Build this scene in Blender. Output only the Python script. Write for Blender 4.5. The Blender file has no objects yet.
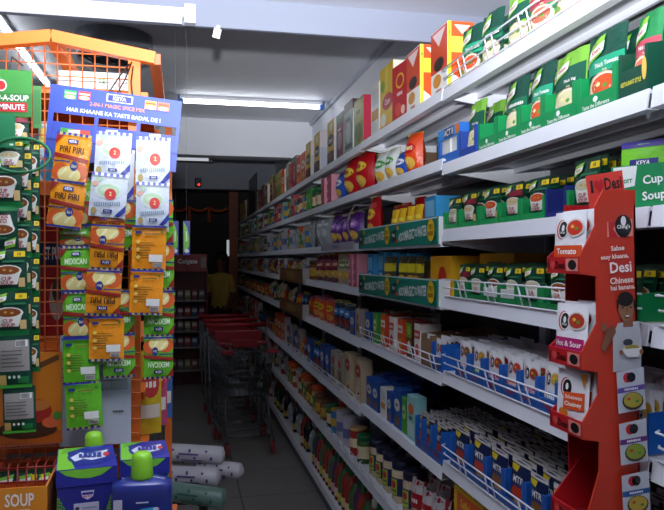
import bpy, bmesh, math, random
from mathutils import Vector, Matrix, Euler
from math import sin, cos, tan, atan, pi, radians

# ------------------------------------------------------------------ camera, world, light
F, YAW, EYE, HOR = 700.0, radians(12.17), 1.62, 259.5
SCN = bpy.context.scene
COL = SCN.collection
cam_d = bpy.data.cameras.new('camera')
cam_d.sensor_width = 36.0
cam_d.lens = F / 664.0 * 36.0
cam_d.shift_y = (HOR - 255.0) / 664.0
cam_d.clip_start = 0.02
cam = bpy.data.objects.new('camera', cam_d)
cam.location = (0, 0, EYE)
cam.rotation_euler = (radians(90), 0, -YAW)
COL.objects.link(cam)
SCN.camera = cam

world = bpy.data.worlds.new('world')
SCN.world = world
world.use_nodes = True
world.node_tree.nodes['Background'].inputs[0].default_value = (0.55, 0.62, 0.75, 1)
world.node_tree.nodes['Background'].inputs[1].default_value = 0.006

# the photographer's flash: just above the lens, head tipped up
fl = bpy.data.lights.new('camera_flash', 'SPOT')
fl.energy = 590
fl.color = (0.93, 0.96, 1.0)
fl.spot_size = radians(92)
fl.spot_blend = 1.0
fl.shadow_soft_size = 0.025
flash = bpy.data.objects.new('camera_flash', fl)
flash.location = (0.0, -0.03, EYE + 0.18)
flash.rotation_euler = (radians(90 + 40), 0, -YAW + radians(3))
COL.objects.link(flash)

SCN.view_settings.view_transform = 'Standard'
SCN.view_settings.look = 'None'
SCN.view_settings.gamma = 1.0
SCN.view_settings.use_curve_mapping = False
SCN.view_settings.exposure = 0.35

R = random.Random(7)

# ------------------------------------------------------------------ pixel helpers (photo frame 664 x 510)
def Yat(px, X=0.9):
    return X / tan(atan((px - 332) / F) + YAW)
def depth(X, Y):
    return X * sin(YAW) + Y * cos(YAW)
def onY(px, py, Y):                       # point on the plane Y = const
    X = Y * tan(atan((px - 332) / F) + YAW)
    return X, EYE - (py - HOR) * depth(X, Y) / F
def onX(px, py, X):                       # point on the plane X = const
    Y = Yat(px, X)
    return Y, EYE - (py - HOR) * depth(X, Y) / F

# ------------------------------------------------------------------ materials
def lin(h):
    out = []
    for i in (0, 2, 4):
        c = int(h[i:i + 2], 16) / 255
        out.append(c / 12.92 if c <= 0.04045 else ((c + 0.055) / 1.055) ** 2.4)
    return (*out, 1)
MATS = {}
def mat(h, rough=0.45, metal=0.0, var=0.06, scale=30, bump=0.0, emit=0.0, trans=0.0, alpha=1.0, spec=0.5):
    key = (h, rough, metal, var, scale, bump, emit, trans, alpha, spec)
    if key in MATS:
        return MATS[key]
    m = bpy.data.materials.new('paint_' + h)
    m.use_nodes = True
    nt = m.node_tree
    b = nt.nodes['Principled BSDF']
    c = lin(h)
    tc = nt.nodes.new('ShaderNodeTexCoord')
    nz = nt.nodes.new('ShaderNodeTexNoise')
    nz.inputs['Scale'].default_value = scale
    nz.inputs['Detail'].default_value = 2
    nt.links.new(tc.outputs['Object'], nz.inputs['Vector'])
    if var > 0:
        mx = nt.nodes.new('ShaderNodeMix')
        mx.data_type = 'RGBA'
        mx.inputs[6].default_value = tuple(max(0, x * (1 - var * 1.6)) for x in c[:3]) + (1,)
        mx.inputs[7].default_value = tuple(min(1, x * (1 + var)) for x in c[:3]) + (1,)
        nt.links.new(nz.outputs['Fac'], mx.inputs[0])
        nt.links.new(mx.outputs[2], b.inputs['Base Color'])
    else:
        b.inputs['Base Color'].default_value = c
    if bump > 0:
        bp = nt.nodes.new('ShaderNodeBump')
        bp.inputs['Strength'].default_value = bump
        bp.inputs['Distance'].default_value = 0.01
        nt.links.new(nz.outputs['Fac'], bp.inputs['Height'])
        nt.links.new(bp.outputs['Normal'], b.inputs['Normal'])
    b.inputs['Roughness'].default_value = rough
    b.inputs['Metallic'].default_value = metal
    b.inputs['Specular IOR Level'].default_value = spec
    if emit > 0:
        b.inputs['Emission Color'].default_value = c
        b.inputs['Emission Strength'].default_value = emit
    if trans > 0:
        b.inputs['Transmission Weight'].default_value = trans
        b.inputs['IOR'].default_value = 1.15
    if alpha < 1:
        b.inputs['Alpha'].default_value = alpha
    MATS[key] = m
    return m
def foil(h):                                # printed film of pouches and sachets
    return mat(h, 0.3, 0, 0.05, 60, 0.25)
def card(h):                                # printed carton board
    return mat(h, 0.42, 0, 0.05, 25)
def ink(h):
    return mat(h, 0.4, 0, 0.05, 80)
STEEL = mat('e9ebf2', 0.4, 0.0, 0.03, 8)
WIRE = mat('e6e7ee', 0.3, 0.0, 0.02)
CHROME = mat('74787c', 0.38, 0.85, 0.05)

# ------------------------------------------------------------------ text as flat polygons
TXT = {}
def text2d(s, bold=0.0):
    k = (s, bold)
    if k in TXT:
        return TXT[k]
    cu = bpy.data.curves.new('tmp_text', 'FONT')
    cu.body = s
    cu.resolution_u = 2
    cu.offset = bold
    ob = bpy.data.objects.new('tmp_text', cu)
    COL.objects.link(ob)
    dg = bpy.context.evaluated_depsgraph_get()
    ev = ob.evaluated_get(dg)
    me = ev.to_mesh()
    v = [(p.co.x, p.co.y) for p in me.vertices]
    f = [tuple(p.vertices) for p in me.polygons]
    ev.to_mesh_clear()
    bpy.data.objects.remove(ob)
    bpy.data.curves.remove(cu)
    if v:
        x0, x1 = min(p[0] for p in v), max(p[0] for p in v)
        y0, y1 = min(p[1] for p in v), max(p[1] for p in v)
        h = max(y1 - y0, 1e-6)
        v = [((p[0] - (x0 + x1) / 2) / h, (p[1] - (y0 + y1) / 2) / h) for p in v]
        w = (x1 - x0) / h
    else:
        w = 1
    TXT[k] = (v, f, w)
    return TXT[k]

MARKS = set(('yo!|Lite|Puffs|Salt|choc|mix|dal|Pasta|Wai|CHOCO|BORNE|MUESLI|OATS|FLAKES|GRANOLA|Loops|MAX|Su|Real|Red|Maxx|Soya|Veg|FunFoods|RED|'
             'choco bliss|Hakka|Noodles|Indian Style|ADD NET|Yum|EXCEL|CHOWMEIN|Sweet Corn').split('|'))
# ------------------------------------------------------------------ mesh builder
class MB:
    def __init__(s):
        s.v, s.f, s.mi, s.sm, s.slots = [], [], [], [], []
    def slot(s, m):
        if m not in s.slots:
            s.slots.append(m)
        return s.slots.index(m)
    def add(s, vs, fs, m, smooth=False):
        o = len(s.v)
        s.v += [tuple(p) for p in vs]
        k = s.slot(m)
        for f in fs:
            s.f.append(tuple(i + o for i in f)); s.mi.append(k); s.sm.append(smooth)
        return s
    def box(s, x0, x1, y0, y1, z0, z1, m, bev=0.0):
        if bev <= 0:
            vs = [(x, y, z) for z in (z0, z1) for y in (y0, y1) for x in (x0, x1)]
            return s.add(vs, [(0, 2, 3, 1), (4, 5, 7, 6), (0, 1, 5, 4), (2, 6, 7, 3), (0, 4, 6, 2), (1, 3, 7, 5)], m)
        bm = bmesh.new()
        bmesh.ops.create_cube(bm, size=1)
        for p in bm.verts:
            p.co = Vector((x0 + (p.co.x + .5) * (x1 - x0), y0 + (p.co.y + .5) * (y1 - y0), z0 + (p.co.z + .5) * (z1 - z0)))
        bmesh.ops.bevel(bm, geom=list(bm.edges), offset=bev, segments=1, affect='EDGES')
        bm.verts.index_update()
        s.add([tuple(p.co) for p in bm.verts], [tuple(q.index for q in f.verts) for f in bm.faces], m)
        bm.free()
        return s
    def hexa(s, pts, m):                    # 8 corners ordered like box()
        return s.add(pts, [(0, 2, 3, 1), (4, 5, 7, 6), (0, 1, 5, 4), (2, 6, 7, 3), (0, 4, 6, 2), (1, 3, 7, 5)], m)
    def tube(s, pts, r, m, seg=6, closed=False):
        pts = [Vector(p) for p in pts]
        n = len(pts)
        vs, fs = [], []
        for i, p in enumerate(pts):
            a = pts[i - 1] if (i > 0 or closed) else p
            b = pts[(i + 1) % n] if (i < n - 1 or closed) else p
            d = (b - a)
            if d.length < 1e-9: d = Vector((0, 0, 1))
            d.normalize()
            u = d.cross(Vector((0, 0, 1)) if abs(d.z) < 0.9 else Vector((1, 0, 0))).normalized()
            w = d.cross(u)
            for k in range(seg):
                t = 2 * pi * k / seg
                vs.append(p + u * (r * cos(t)) + w * (r * sin(t)))
        for i in range(n if closed else n - 1):
            for k in range(seg):
                a, b = i * seg + k, i * seg + (k + 1) % seg
                c, d = ((i + 1) % n) * seg + (k + 1) % seg, ((i + 1) % n) * seg + k
                fs.append((a, b, c, d))
        if not closed:
            fs.append(tuple(range(seg - 1, -1, -1)))
            fs.append(tuple((n - 1) * seg + k for k in range(seg)))
        return s.add(vs, fs, m, True)
    def bar(s, a, b, w, h, m):              # straight rectangular bar
        a, b = Vector(a), Vector(b)
        d = (b - a).normalized()
        u = d.cross(Vector((0, 0, 1)) if abs(d.z) < 0.95 else Vector((0, 1, 0))).normalized() * (w / 2)
        q = d.cross(u).normalized() * (h / 2)
        return s.hexa([a - u - q, a + u - q, a - u + q, a + u + q, b - u - q, b + u - q, b - u + q, b + u + q], m)
    def lathe(s, prof, m, seg=14, cx=0, cy=0, sy=1.0):
        vs, fs = [], []
        for r, z in prof:
            for k in range(seg):
                t = 2 * pi * k / seg
                vs.append((cx + r * cos(t), cy + r * sin(t) * sy, z))
        for i in range(len(prof) - 1):
            for k in range(seg):
                a, b = i * seg + k, i * seg + (k + 1) % seg
                fs.append((a, b, b + seg, a + seg))
        fs.append(tuple(range(seg - 1, -1, -1)))
        fs.append(tuple((len(prof) - 1) * seg + k for k in range(seg)))
        return s.add(vs, fs, m, True)
    def mesh(s, name):
        me = bpy.data.meshes.new(name)
        me.from_pydata(s.v, [], s.f)
        for m in s.slots:
            me.materials.append(m)
        me.polygons.foreach_set('material_index', s.mi)
        me.polygons.foreach_set('use_smooth', s.sm)
        me.update()
        return me
    # flat print: d = list of ('r',u0,v0,u1,v1,col) ('e',cu,cv,ru,rv,col) ('p',[(u,v)..],col) ('t',text,cu,cv,size,maxw,col[,rot])
    def prints(s, ds, w, h, place, e0=0.0005, curved=False):
        for i, d in enumerate(ds):
            e = e0 + i * 0.00025
            if d[0] == 'r':
                _, a, b, c, q, cl = d
                nx, ny = (5, 4) if curved else (1, 1)
                vs = [place((a + (c - a) * x / nx) * w, (b + (q - b) * y / ny) * h, e) for y in range(ny + 1) for x in range(nx + 1)]
                fs = [(y * (nx + 1) + x, y * (nx + 1) + x + 1, (y + 1) * (nx + 1) + x + 1, (y + 1) * (nx + 1) + x) for y in range(ny) for x in range(nx)]
                s.add(vs, fs, ink(cl), curved)
            elif d[0] == 'e':
                _, a, b, ru, rv, cl = d
                n = 14
                vs = [place(a * w, b * h, e)] + [place((a + q * ru * cos(2 * pi * k / n)) * w, (b + q * rv * sin(2 * pi * k / n)) * h, e) for q in ((.55, 1) if curved else (1,)) for k in range(n)]
                fs = [(0, k + 1, (k + 1) % n + 1) for k in range(n)]
                if curved: fs += [(1 + k, 1 + n + k, 1 + n + (k + 1) % n, 1 + (k + 1) % n) for k in range(n)]
                s.add(vs, fs, ink(cl), curved)
            elif d[0] == 'p':
                pp = d[1]
                if not curved:
                    s.add([place(u * w, v * h, e) for u, v in pp], [tuple(range(len(pp)))], ink(d[2]))
                else:                       # rings about the centroid so the patch follows the bulge
                    cu, cv = sum(q[0] for q in pp) / len(pp), sum(q[1] for q in pp) / len(pp)
                    loop = []
                    for a_, b_ in zip(pp, pp[1:] + pp[:1]):
                        loop += [(a_[0] + (b_[0] - a_[0]) * t / 4, a_[1] + (b_[1] - a_[1]) * t / 4) for t in range(4)]
                    n = len(loop)
                    vs = [place(cu * w, cv * h, e)]
                    for k in (.34, .67, 1.0):
                        vs += [place((cu + (u - cu) * k) * w, (cv + (v - cv) * k) * h, e) for u, v in loop]
                    fs = [(0, i_ + 1, (i_ + 1) % n + 1) for i_ in range(n)]
                    for rg in (0, 1):
                        fs += [(1 + rg * n + i_, 1 + (rg + 1) * n + i_, 1 + (rg + 1) * n + (i_ + 1) % n, 1 + rg * n + (i_ + 1) % n) for i_ in range(n)]
                    s.add(vs, fs, ink(d[2]), True)
            elif d[0] == 't':
                _, tx, a, b, sz, mw, cl = d[:7]
                rot = d[7] if len(d) > 7 else 0
                if tx in MARKS:             # print too small to read: plain blocks of ink
                    n = max(3, len(tx))
                    wd = min(mw * w, n * sz * h * .75)
                    cr, sr = cos(rot), sin(rot)
                    for k in range(n):
                        xa, xb = (-.5 + k / n) * wd, (-.5 + (k + .72) / n) * wd
                        hh = sz * h * (.5 if k % 3 else .42)
                        s.add([place(a * w + X * cr - Y * sr, b * h + X * sr + Y * cr, e + .0003) for X, Y in ((xa, -hh), (xb, -hh * .8), (xb, hh), (xa, hh * .8))], [(0, 1, 2, 3)], ink(cl))
                    continue
                tv, tf, tw = text2d(tx, 0.022)
                sc = sz * h
                sx = min(sc, mw * w / max(tw, 1e-6))
                cr, sr = cos(rot), sin(rot)
                vs = []
                for x, y in tv:
                    X, Y = x * sx, y * sc
                    vs.append(place(a * w + X * cr - Y * sr, b * h + X * sr + Y * cr, e + 0.0003))
                s.add(vs, tf, ink(cl))
        return s

# ------------------------------------------------------------------ objects, labels
USED = {}
def ob(name, me, parent=None, loc=(0, 0, 0), rot=(0, 0, 0), sc=None):
    if isinstance(me, MB):
        me = me.mesh(name)
    o = bpy.data.objects.new(name, me)
    COL.objects.link(o)
    o.parent = parent
    o.location = loc
    o.rotation_euler = rot
    if sc: o.scale = sc
    return o
def tag(o, label, cat, group=None):
    o['label'] = label
    o['category'] = cat
    if group: o['group'] = group
    return o
def struct(name, mb, parent=None):
    o = ob(name, mb, parent)
    o['kind'] = 'structure'
    return o
def empty(name, loc=(0, 0, 0), rot=(0, 0, 0)):
    o = bpy.data.objects.new(name, None)
    o.empty_display_size = 0.05
    COL.objects.link(o)
    o.location = loc
    o.rotation_euler = rot
    return o
ORD = ['first', 'second', 'third', 'fourth', 'fifth', 'sixth', 'seventh', 'eighth', 'ninth', 'tenth', 'eleventh', 'twelfth',
       'thirteenth', 'fourteenth', 'fifteenth', 'sixteenth', 'seventeenth', 'eighteenth', 'nineteenth', 'twentieth']
def nth(i):
    return ORD[i] if i < len(ORD) else str(i + 1) + 'th'
PEND = []
def later(o, look, cat, where, key, group=None):   # label with an ordinal once all look-alikes are known
    o['category'] = cat
    PEND.append((look, where, key, o, group))
def finish_labels():
    d = {}
    for look, where, key, o, g in PEND:
        d.setdefault((look, where), []).append((key, o, g))
    for (look, where), L in d.items():
        L.sort(key=lambda t: t[0])
        for i, (k, o, g) in enumerate(L):
            o['label'] = look + ' on the ' + where + ('' if len(L) == 1 else ', ' + nth(i) + ' from right')
            if len(L) > 1:
                o['group'] = g or (look + 's on the ' + where)

# ------------------------------------------------------------------ product shapes (front faces local -y, base at z = 0)
def pouch_fn(w, h, t, gusset, seal=0.05):
    def f(u, v):                            # half thickness, u 0..1 v 0..1
        a = max(0.0, 1 - abs(2 * u - 1) ** 2.6)
        if gusset:
            b = max(0.0, 1 - v / (1 - seal)) ** 0.7 if v < 1 - seal else 0
            b = b * 0.9 + 0.1 * (1 if v < 1 - seal else 0)
        else:
            q = (v - seal) / (1 - 2 * seal)
            b = max(0.0, sin(pi * min(1, max(0, q)))) ** 0.55 if 0 < q < 1 else 0
        wr = 1 + 0.10 * sin(9 * u + 5 * v) * sin(7 * v + 2)
        return t / 2 * a * b * wr + 0.0006
    return f
def pouch(w, h, t, color, ds=(), gusset=False, back=None, crumple=0.0, seal=0.05, nx=8, ny=10):
    mb = MB()
    fn = pouch_fn(w, h, t, gusset, seal)
    rr = random.Random(int(w * 1e5 + h * 1e4))
    jit = {}
    def top(u, v):
        return crumple * (sin(u * 6.3 + 1) * 0.5 + 0.3 * sin(u * 13)) * max(0, v - 0.75) * 4 * h
    for side, m in ((-1, foil(color)), (1, foil(back or color))):
        vs = [((x / nx - .5) * w, side * fn(x / nx, y / ny) + top(x / nx, y / ny), y / ny * h) for y in range(ny + 1) for x in range(nx + 1)]
        fs = []
        for y in range(ny):
            for x in range(nx):
                q = (y * (nx + 1) + x, y * (nx + 1) + x + 1, (y + 1) * (nx + 1) + x + 1, (y + 1) * (nx + 1) + x)
                fs.append(q if side < 0 else q[::-1])
        mb.add(vs, fs, m, True)
    def place(x, z, e):
        return (x - w / 2, -fn(min(1, max(0, x / w)), min(1, max(0, z / h))) + top(x / w, z / h) - e, z)
    mb.prints(list(ds), w, h, place, 0.0009, True)
    return mb
def carton(w, d, h, color, ds=(), side=None, sds=(), top=None):
    mb = MB()
    mb.box(-w / 2, w / 2, -d / 2, d / 2, 0, h, card(color), 0.0015)
    mb.prints(list(ds), w, h, lambda x, z, e: (x - w / 2, -d / 2 - e, z))
    if side:
        mb.prints([('r', 0.02, 0.005, 0.98, 0.995, side)] + list(sds), d, h, lambda x, z, e: (w / 2 + e, x - d / 2, z))
    if top:
        mb.prints([('r', 0.01, 0.01, 0.99, 0.99, top)], w, d, lambda x, z, e: (x - w / 2, z - d / 2, h + e))
    return mb
def tray(w, d, hf, hb, color, inner='8a7a66', ds=(), post=0.1, lipf=0.35):
    """open display carton: low front lip between two side posts, sloping sides, high back"""
    mb = MB()
    c, n, t = card(color), card(inner), 0.0025
    mb.box(-w / 2, w / 2, -d / 2, d / 2, 0, t, n)
    mb.box(-w / 2, w / 2, -d / 2, -d / 2 + t, t, hf * lipf, c)
    p = w * post
    for s in (-1, 1):
        x0, x1 = (-w / 2, -w / 2 + p) if s < 0 else (w / 2 - p, w / 2)
        mb.box(x0, x1, -d / 2, -d / 2 + t, hf * lipf, hf, c)
        xa, xb = (-w / 2, -w / 2 + t) if s < 0 else (w / 2 - t, w / 2)
        mb.hexa([(xa, -d / 2 + t, t), (xb, -d / 2 + t, t), (xa, d / 2, t), (xb, d / 2, t),
                 (xa, -d / 2 + t, hf), (xb, -d / 2 + t, hf), (xa, d / 2, hb), (xb, d / 2, hb)], c)
    mb.box(-w / 2 + t, w / 2 - t, d / 2 - t, d / 2, t, hb, n)
    mb.prints(list(ds), w, hf, lambda x, z, e: (x - w / 2, -d / 2 - e, z))
    return mb
def jar(r, h, body, lid, label, ds=(), lidh=0.2, lr=1.0):
    mb = MB()
    mb.lathe([(r * .92, 0), (r, .006), (r, h * (.72)), (r * .85, h * (1 - lidh))], mat(body, .25), 16)
    mb.lathe([(r * 1.006, h * .18), (r * 1.008, h * .19), (r * 1.008, h * .6), (r * 1.006, h * .61)], ink(label), 16)
    mb.lathe([(r * .9 * lr, h * (1 - lidh)), (r * .95 * lr, h * (1 - lidh) + .003), (r * .95 * lr, h * .98), (r * .88 * lr, h)], mat(lid, .35), 16)
    def place(x, z, e):
        a = (x / (2 * r) - .5) * 2.0
        q = r * 1.008 + e
        return (q * sin(a), -q * cos(a), z)
    mb.prints(list(ds), 2 * r, h, place, 0.001, True)
    return mb
def bottle(r, h, body, cap, label, ds=()):
    mb = MB()
    mb.lathe([(r * .9, 0), (r, .008), (r, h * .34), (r * .95, h * .42), (r, h * .5), (r * .97, h * .62), (r * .8, h * .7), (r * .42, h * .8), (r * .36, h * .86)], mat(body, .2), 14)
    mb.lathe([(r * 1.004, h * .1), (r * 1.01, h * .11), (r * 1.01, h * .29), (r * 1.004, h * .3)], ink(label), 14)
    mb.lathe([(r * .42, h * .84), (r * .44, h * .85), (r * .42, h * .97), (r * .36, h)], mat(cap, .35), 12)
    return mb
def can(r, h, body, lid, band):
    mb = MB()
    mb.lathe([(r * .97, 0), (r, .004), (r, h - .012), (r * .97, h - .008)], mat(body, .35), 16)
    mb.lathe([(r * 1.002, h * .3), (r * 1.006, h * .31), (r * 1.006, h * .62), (r * 1.002, h * .63)], ink(band), 16)
    mb.lathe([(r * 1.02, h - .014), (r * 1.03, h - .012), (r * 1.02, h), (r * .9, h + .001)], mat(lid, .35), 16)
    return mb

# ================================================================== the room
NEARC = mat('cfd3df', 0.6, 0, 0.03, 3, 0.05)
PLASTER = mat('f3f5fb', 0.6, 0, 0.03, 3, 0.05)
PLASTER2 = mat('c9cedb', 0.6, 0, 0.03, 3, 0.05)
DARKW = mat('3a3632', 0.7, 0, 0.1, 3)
CEIL = 3.07
BY = 2.74                                   # drop edge of the near false ceiling
b_bot = onY(270, 31, BY)[1]
b_top = onY(359, 8, BY)[1]
XL, XR, YB, YE = -2.4, 1.36, -1.6, 13.0

struct('floor', MB().box(XL, XR, YB, YE, -0.06, -0.003, mat('57544f', 0.6, 0, 0.1, 2)))
FLOOR = bpy.data.objects['floor']
tile_me = MB().box(0.004, 0.596, 0.004, 0.596, -0.004, 0, mat('8d8a86', 0.3, 0, 0.08, 4), 0.002).mesh('floor_tile')
for i in range(-1, 2):
    for j in range(3, 20):
        ob('floor_tile', tile_me, FLOOR, (i * 0.6 - 0.2, j * 0.6, 0))
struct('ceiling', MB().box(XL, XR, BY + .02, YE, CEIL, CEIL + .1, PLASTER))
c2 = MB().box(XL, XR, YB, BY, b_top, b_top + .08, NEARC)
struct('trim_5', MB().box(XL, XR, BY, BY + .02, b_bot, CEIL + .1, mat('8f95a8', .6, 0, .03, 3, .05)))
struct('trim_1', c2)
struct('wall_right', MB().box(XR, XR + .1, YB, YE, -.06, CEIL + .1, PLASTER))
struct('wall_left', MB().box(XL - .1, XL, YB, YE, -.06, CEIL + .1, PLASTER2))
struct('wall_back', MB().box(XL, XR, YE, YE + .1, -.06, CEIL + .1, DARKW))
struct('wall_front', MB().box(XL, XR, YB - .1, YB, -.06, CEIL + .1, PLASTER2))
# cross beams further down the aisle
Z2 = onY(270, 157, 7.3)[1]
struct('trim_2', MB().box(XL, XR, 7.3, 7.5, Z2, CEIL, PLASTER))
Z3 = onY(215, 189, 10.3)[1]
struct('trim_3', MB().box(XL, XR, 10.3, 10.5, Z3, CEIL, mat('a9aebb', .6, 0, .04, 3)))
# cornice strip where the right wall meets the ceiling
struct('trim_4', MB().box(XR - .03, XR, BY + .1, 7.3, CEIL - .035, CEIL, PLASTER2))
# reddish door post at the far end
X0, _ = onY(229, 200, 11.6); X1, _ = onY(238, 200, 11.6)
struct('door_1', MB().box(X0, X1, 11.6, 11.75, 0, Z3 + .3, mat('a5502c', .5, 0, .1, 5)))
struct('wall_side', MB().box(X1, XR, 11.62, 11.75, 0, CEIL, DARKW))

# ------------------------------------------------------------------ tube lights
def tube_light(name, a, b, emit, label, body='eef0f6', r=0.016, base=0.05, up=Vector((0, 0, 1))):
    a, b = Vector(a), Vector(b)
    e = empty(name, tuple((a + b) / 2))
    mid = (a + b) / 2
    mb = MB(); mb.bar(a - mid + up * .035, b - mid + up * .035, .045, .03, mat(body, .4))
    ob('batten', mb, e)
    d = (b - a).normalized()
    ob('tube', MB().tube([a - mid + d * .03, b - mid - d * .03], r, mat('f4f8ff', .4, 0, 0, emit=emit), 10), e)
    for p, q in ((a, 1), (b, -1)):
        p = p - mid
        ob('end_cap', MB().box(p.x - .02, p.x + .02, p.y - .02, p.y + .02, p.z - .02, p.z + .05, mat('3f6fb0' if emit == 9 else 'd5d8e0', .4)), e)
    return tag(e, label, 'tube light')
xa, za = onY(-60, 13, BY - .06); xb, zb = onY(190, 19, BY - .06)
tube_light('tube_light', (xa, BY - .06, zb), (xb, BY - .06, zb), 0.6, 'long white tube light along the near ceiling edge above the orange rack', r=.02, up=Vector((0, .55, .7)))
ty = 6.3
xa, za = onY(180, 109, ty); xb, zb = onY(322, 109, ty)
tube_light('tube_light', (xa, ty, CEIL - .055), (xb, ty, CEIL - .055), 9, 'glowing tube light across the aisle ceiling with blue end caps')
ty = 8.8
xa, za = onY(150, 160, ty); xb, zb = onY(211, 160, ty)
tube_light('tube_light', (xa, ty, zb), (xb, ty, zb), 0.4, 'dim far tube light behind the second cross beam', up=Vector((0, 0, 1)))
ob('hanging_rod', MB().box(-.01, .01, -.01, .01, .03, CEIL - zb, STEEL), bpy.data.objects['tube_light.002'])
# tube running along the aisle above the orange rack
x1, z1 = -1.05, CEIL - .05
tube_light('tube_light', (x1, 4.35, z1), (x1, 6.0, z1), 6, 'bright tube light running away along the left ceiling seen through orange mesh')

# ceiling ventilator behind the rack
cx, cz = onY(118, 43, 4.6)
v = empty('ceiling_ventilator', (cx - .04, 4.75, CEIL))
v.scale = (.82, .82, 1.5)
ob('housing', MB().lathe([(.30, 0), (.30, -.05), (.27, -.07), (.25, -.07)], mat('7d848c', .4, .3), 28), v)
ob('rim', MB().tube([(.27 * cos(t * pi / 14), .27 * sin(t * pi / 14), -.085) for t in range(28)], .012, mat('a8adb5', .4), 6, True), v)
g = MB()
for k in range(1, 6):
    g.tube([(.045 * k * cos(t * pi / 12), .045 * k * sin(t * pi / 12), -.09) for t in range(24)], .004, mat('2a2c30', .4), 4, True)
for k in range(8):
    g.tube([(0, 0, -.09), (.26 * cos(k * pi / 4), .26 * sin(k * pi / 4), -.09)], .005, mat('2a2c30', .4), 4)
ob('grille', g, v)
ob('hub', MB().lathe([(.05, -.072), (.05, -.1), (.03, -.105)], mat('2a2c30', .4), 12), v)
tag(v, 'round grey ceiling ventilator with dark grille behind the orange rack top', 'ventilator')

# paper tag hanging from the drop edge
tx, tz = onY(217, 33, BY - .03)
t = empty('paper_tag', (tx, BY - .03, tz), (0, radians(12), 0))
ob('tag_sheet', MB().box(-.014, .014, -.001, .001, -.02, .018, mat('f2f0ea', .6)), t)
ob('tape', MB().box(-.007, .007, -.002, .002, .014, .03, mat('d8d2c0', .5)), t)
tag(t, 'small white paper tag taped to the ceiling edge', 'tag')
# small camera with red led on the far beam
sx, sz = onY(198, 183, 10.27)
s = empty('security_camera', (sx, 10.27, sz))
ob('camera_body', MB().box(-.045, .045, -.06, .03, -.06, .07, mat('1b1b1d', .4), .01), s)
ob('indicator', MB().lathe([(.016, 0), (.016, .006), (.01, .01)], mat('ff2010', .4, 0, 0, emit=4), 8), s, (.01, -.062, -.03), (radians(90), 0, 0))
tag(s, 'tiny black device with red light on the far beam', 'camera')

# ================================================================== shelving bays on the right
Z = {}
def setz(b, *zs):
    for i, q in enumerate(zs): Z[b, i] = q
S = 0.9 / cos(YAW)
def hs(*sl): return [EYE - q * S for q in sl]
setz('A', *hs(-.645, -.364, -.112, .142, .425, .765, 1.17, 1.60))
setz('Z', *hs(-.645, -.364, -.112, .142, .425, .765, 1.17, 1.60))
setz('B', *hs(-.650, -.385, -.092, .150, .440, .80, 1.18, 1.60))
for b in 'CDEFGH': setz(b, *hs(-.645, -.385, -.092, .160, .450, .83, 1.18, 1.60))
XF, XBK = 0.9, 1.30
BND = {'Z': (0.32, Yat(650) - .006), 'A': (Yat(650), Yat(443)), 'B': (Yat(443), Yat(361)), 'C': (Yat(361), Yat(307.5))}
y = Yat(307.5)
for b, q in zip('DEFGH', (6.35, 7.65, 8.95, 10.25, 11.55)):
    BND[b] = (y, q); y = q
BAYW = {'Z': 'rightmost bay', 'A': 'nearest bay', 'B': 'second bay', 'C': 'third bay', 'D': 'fourth bay', 'E': 'fifth bay', 'F': 'sixth bay', 'G': 'seventh bay', 'H': 'farthest bay'}
SHW = ['top shelf', 'second shelf', 'third shelf', 'fourth shelf', 'fifth shelf', 'sixth shelf', 'seventh shelf', 'bottom shelf']
RAILS = {('A', 0), ('A', 3), ('A', 4), ('A', 5), ('B', 4), ('C', 5), ('B', 6), ('C', 6), ('D', 5), ('Z', 3), ('Z', 4)}
BAYS = {}
BACKM = mat('4c4c50', .6, 0, .05, 6)
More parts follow.
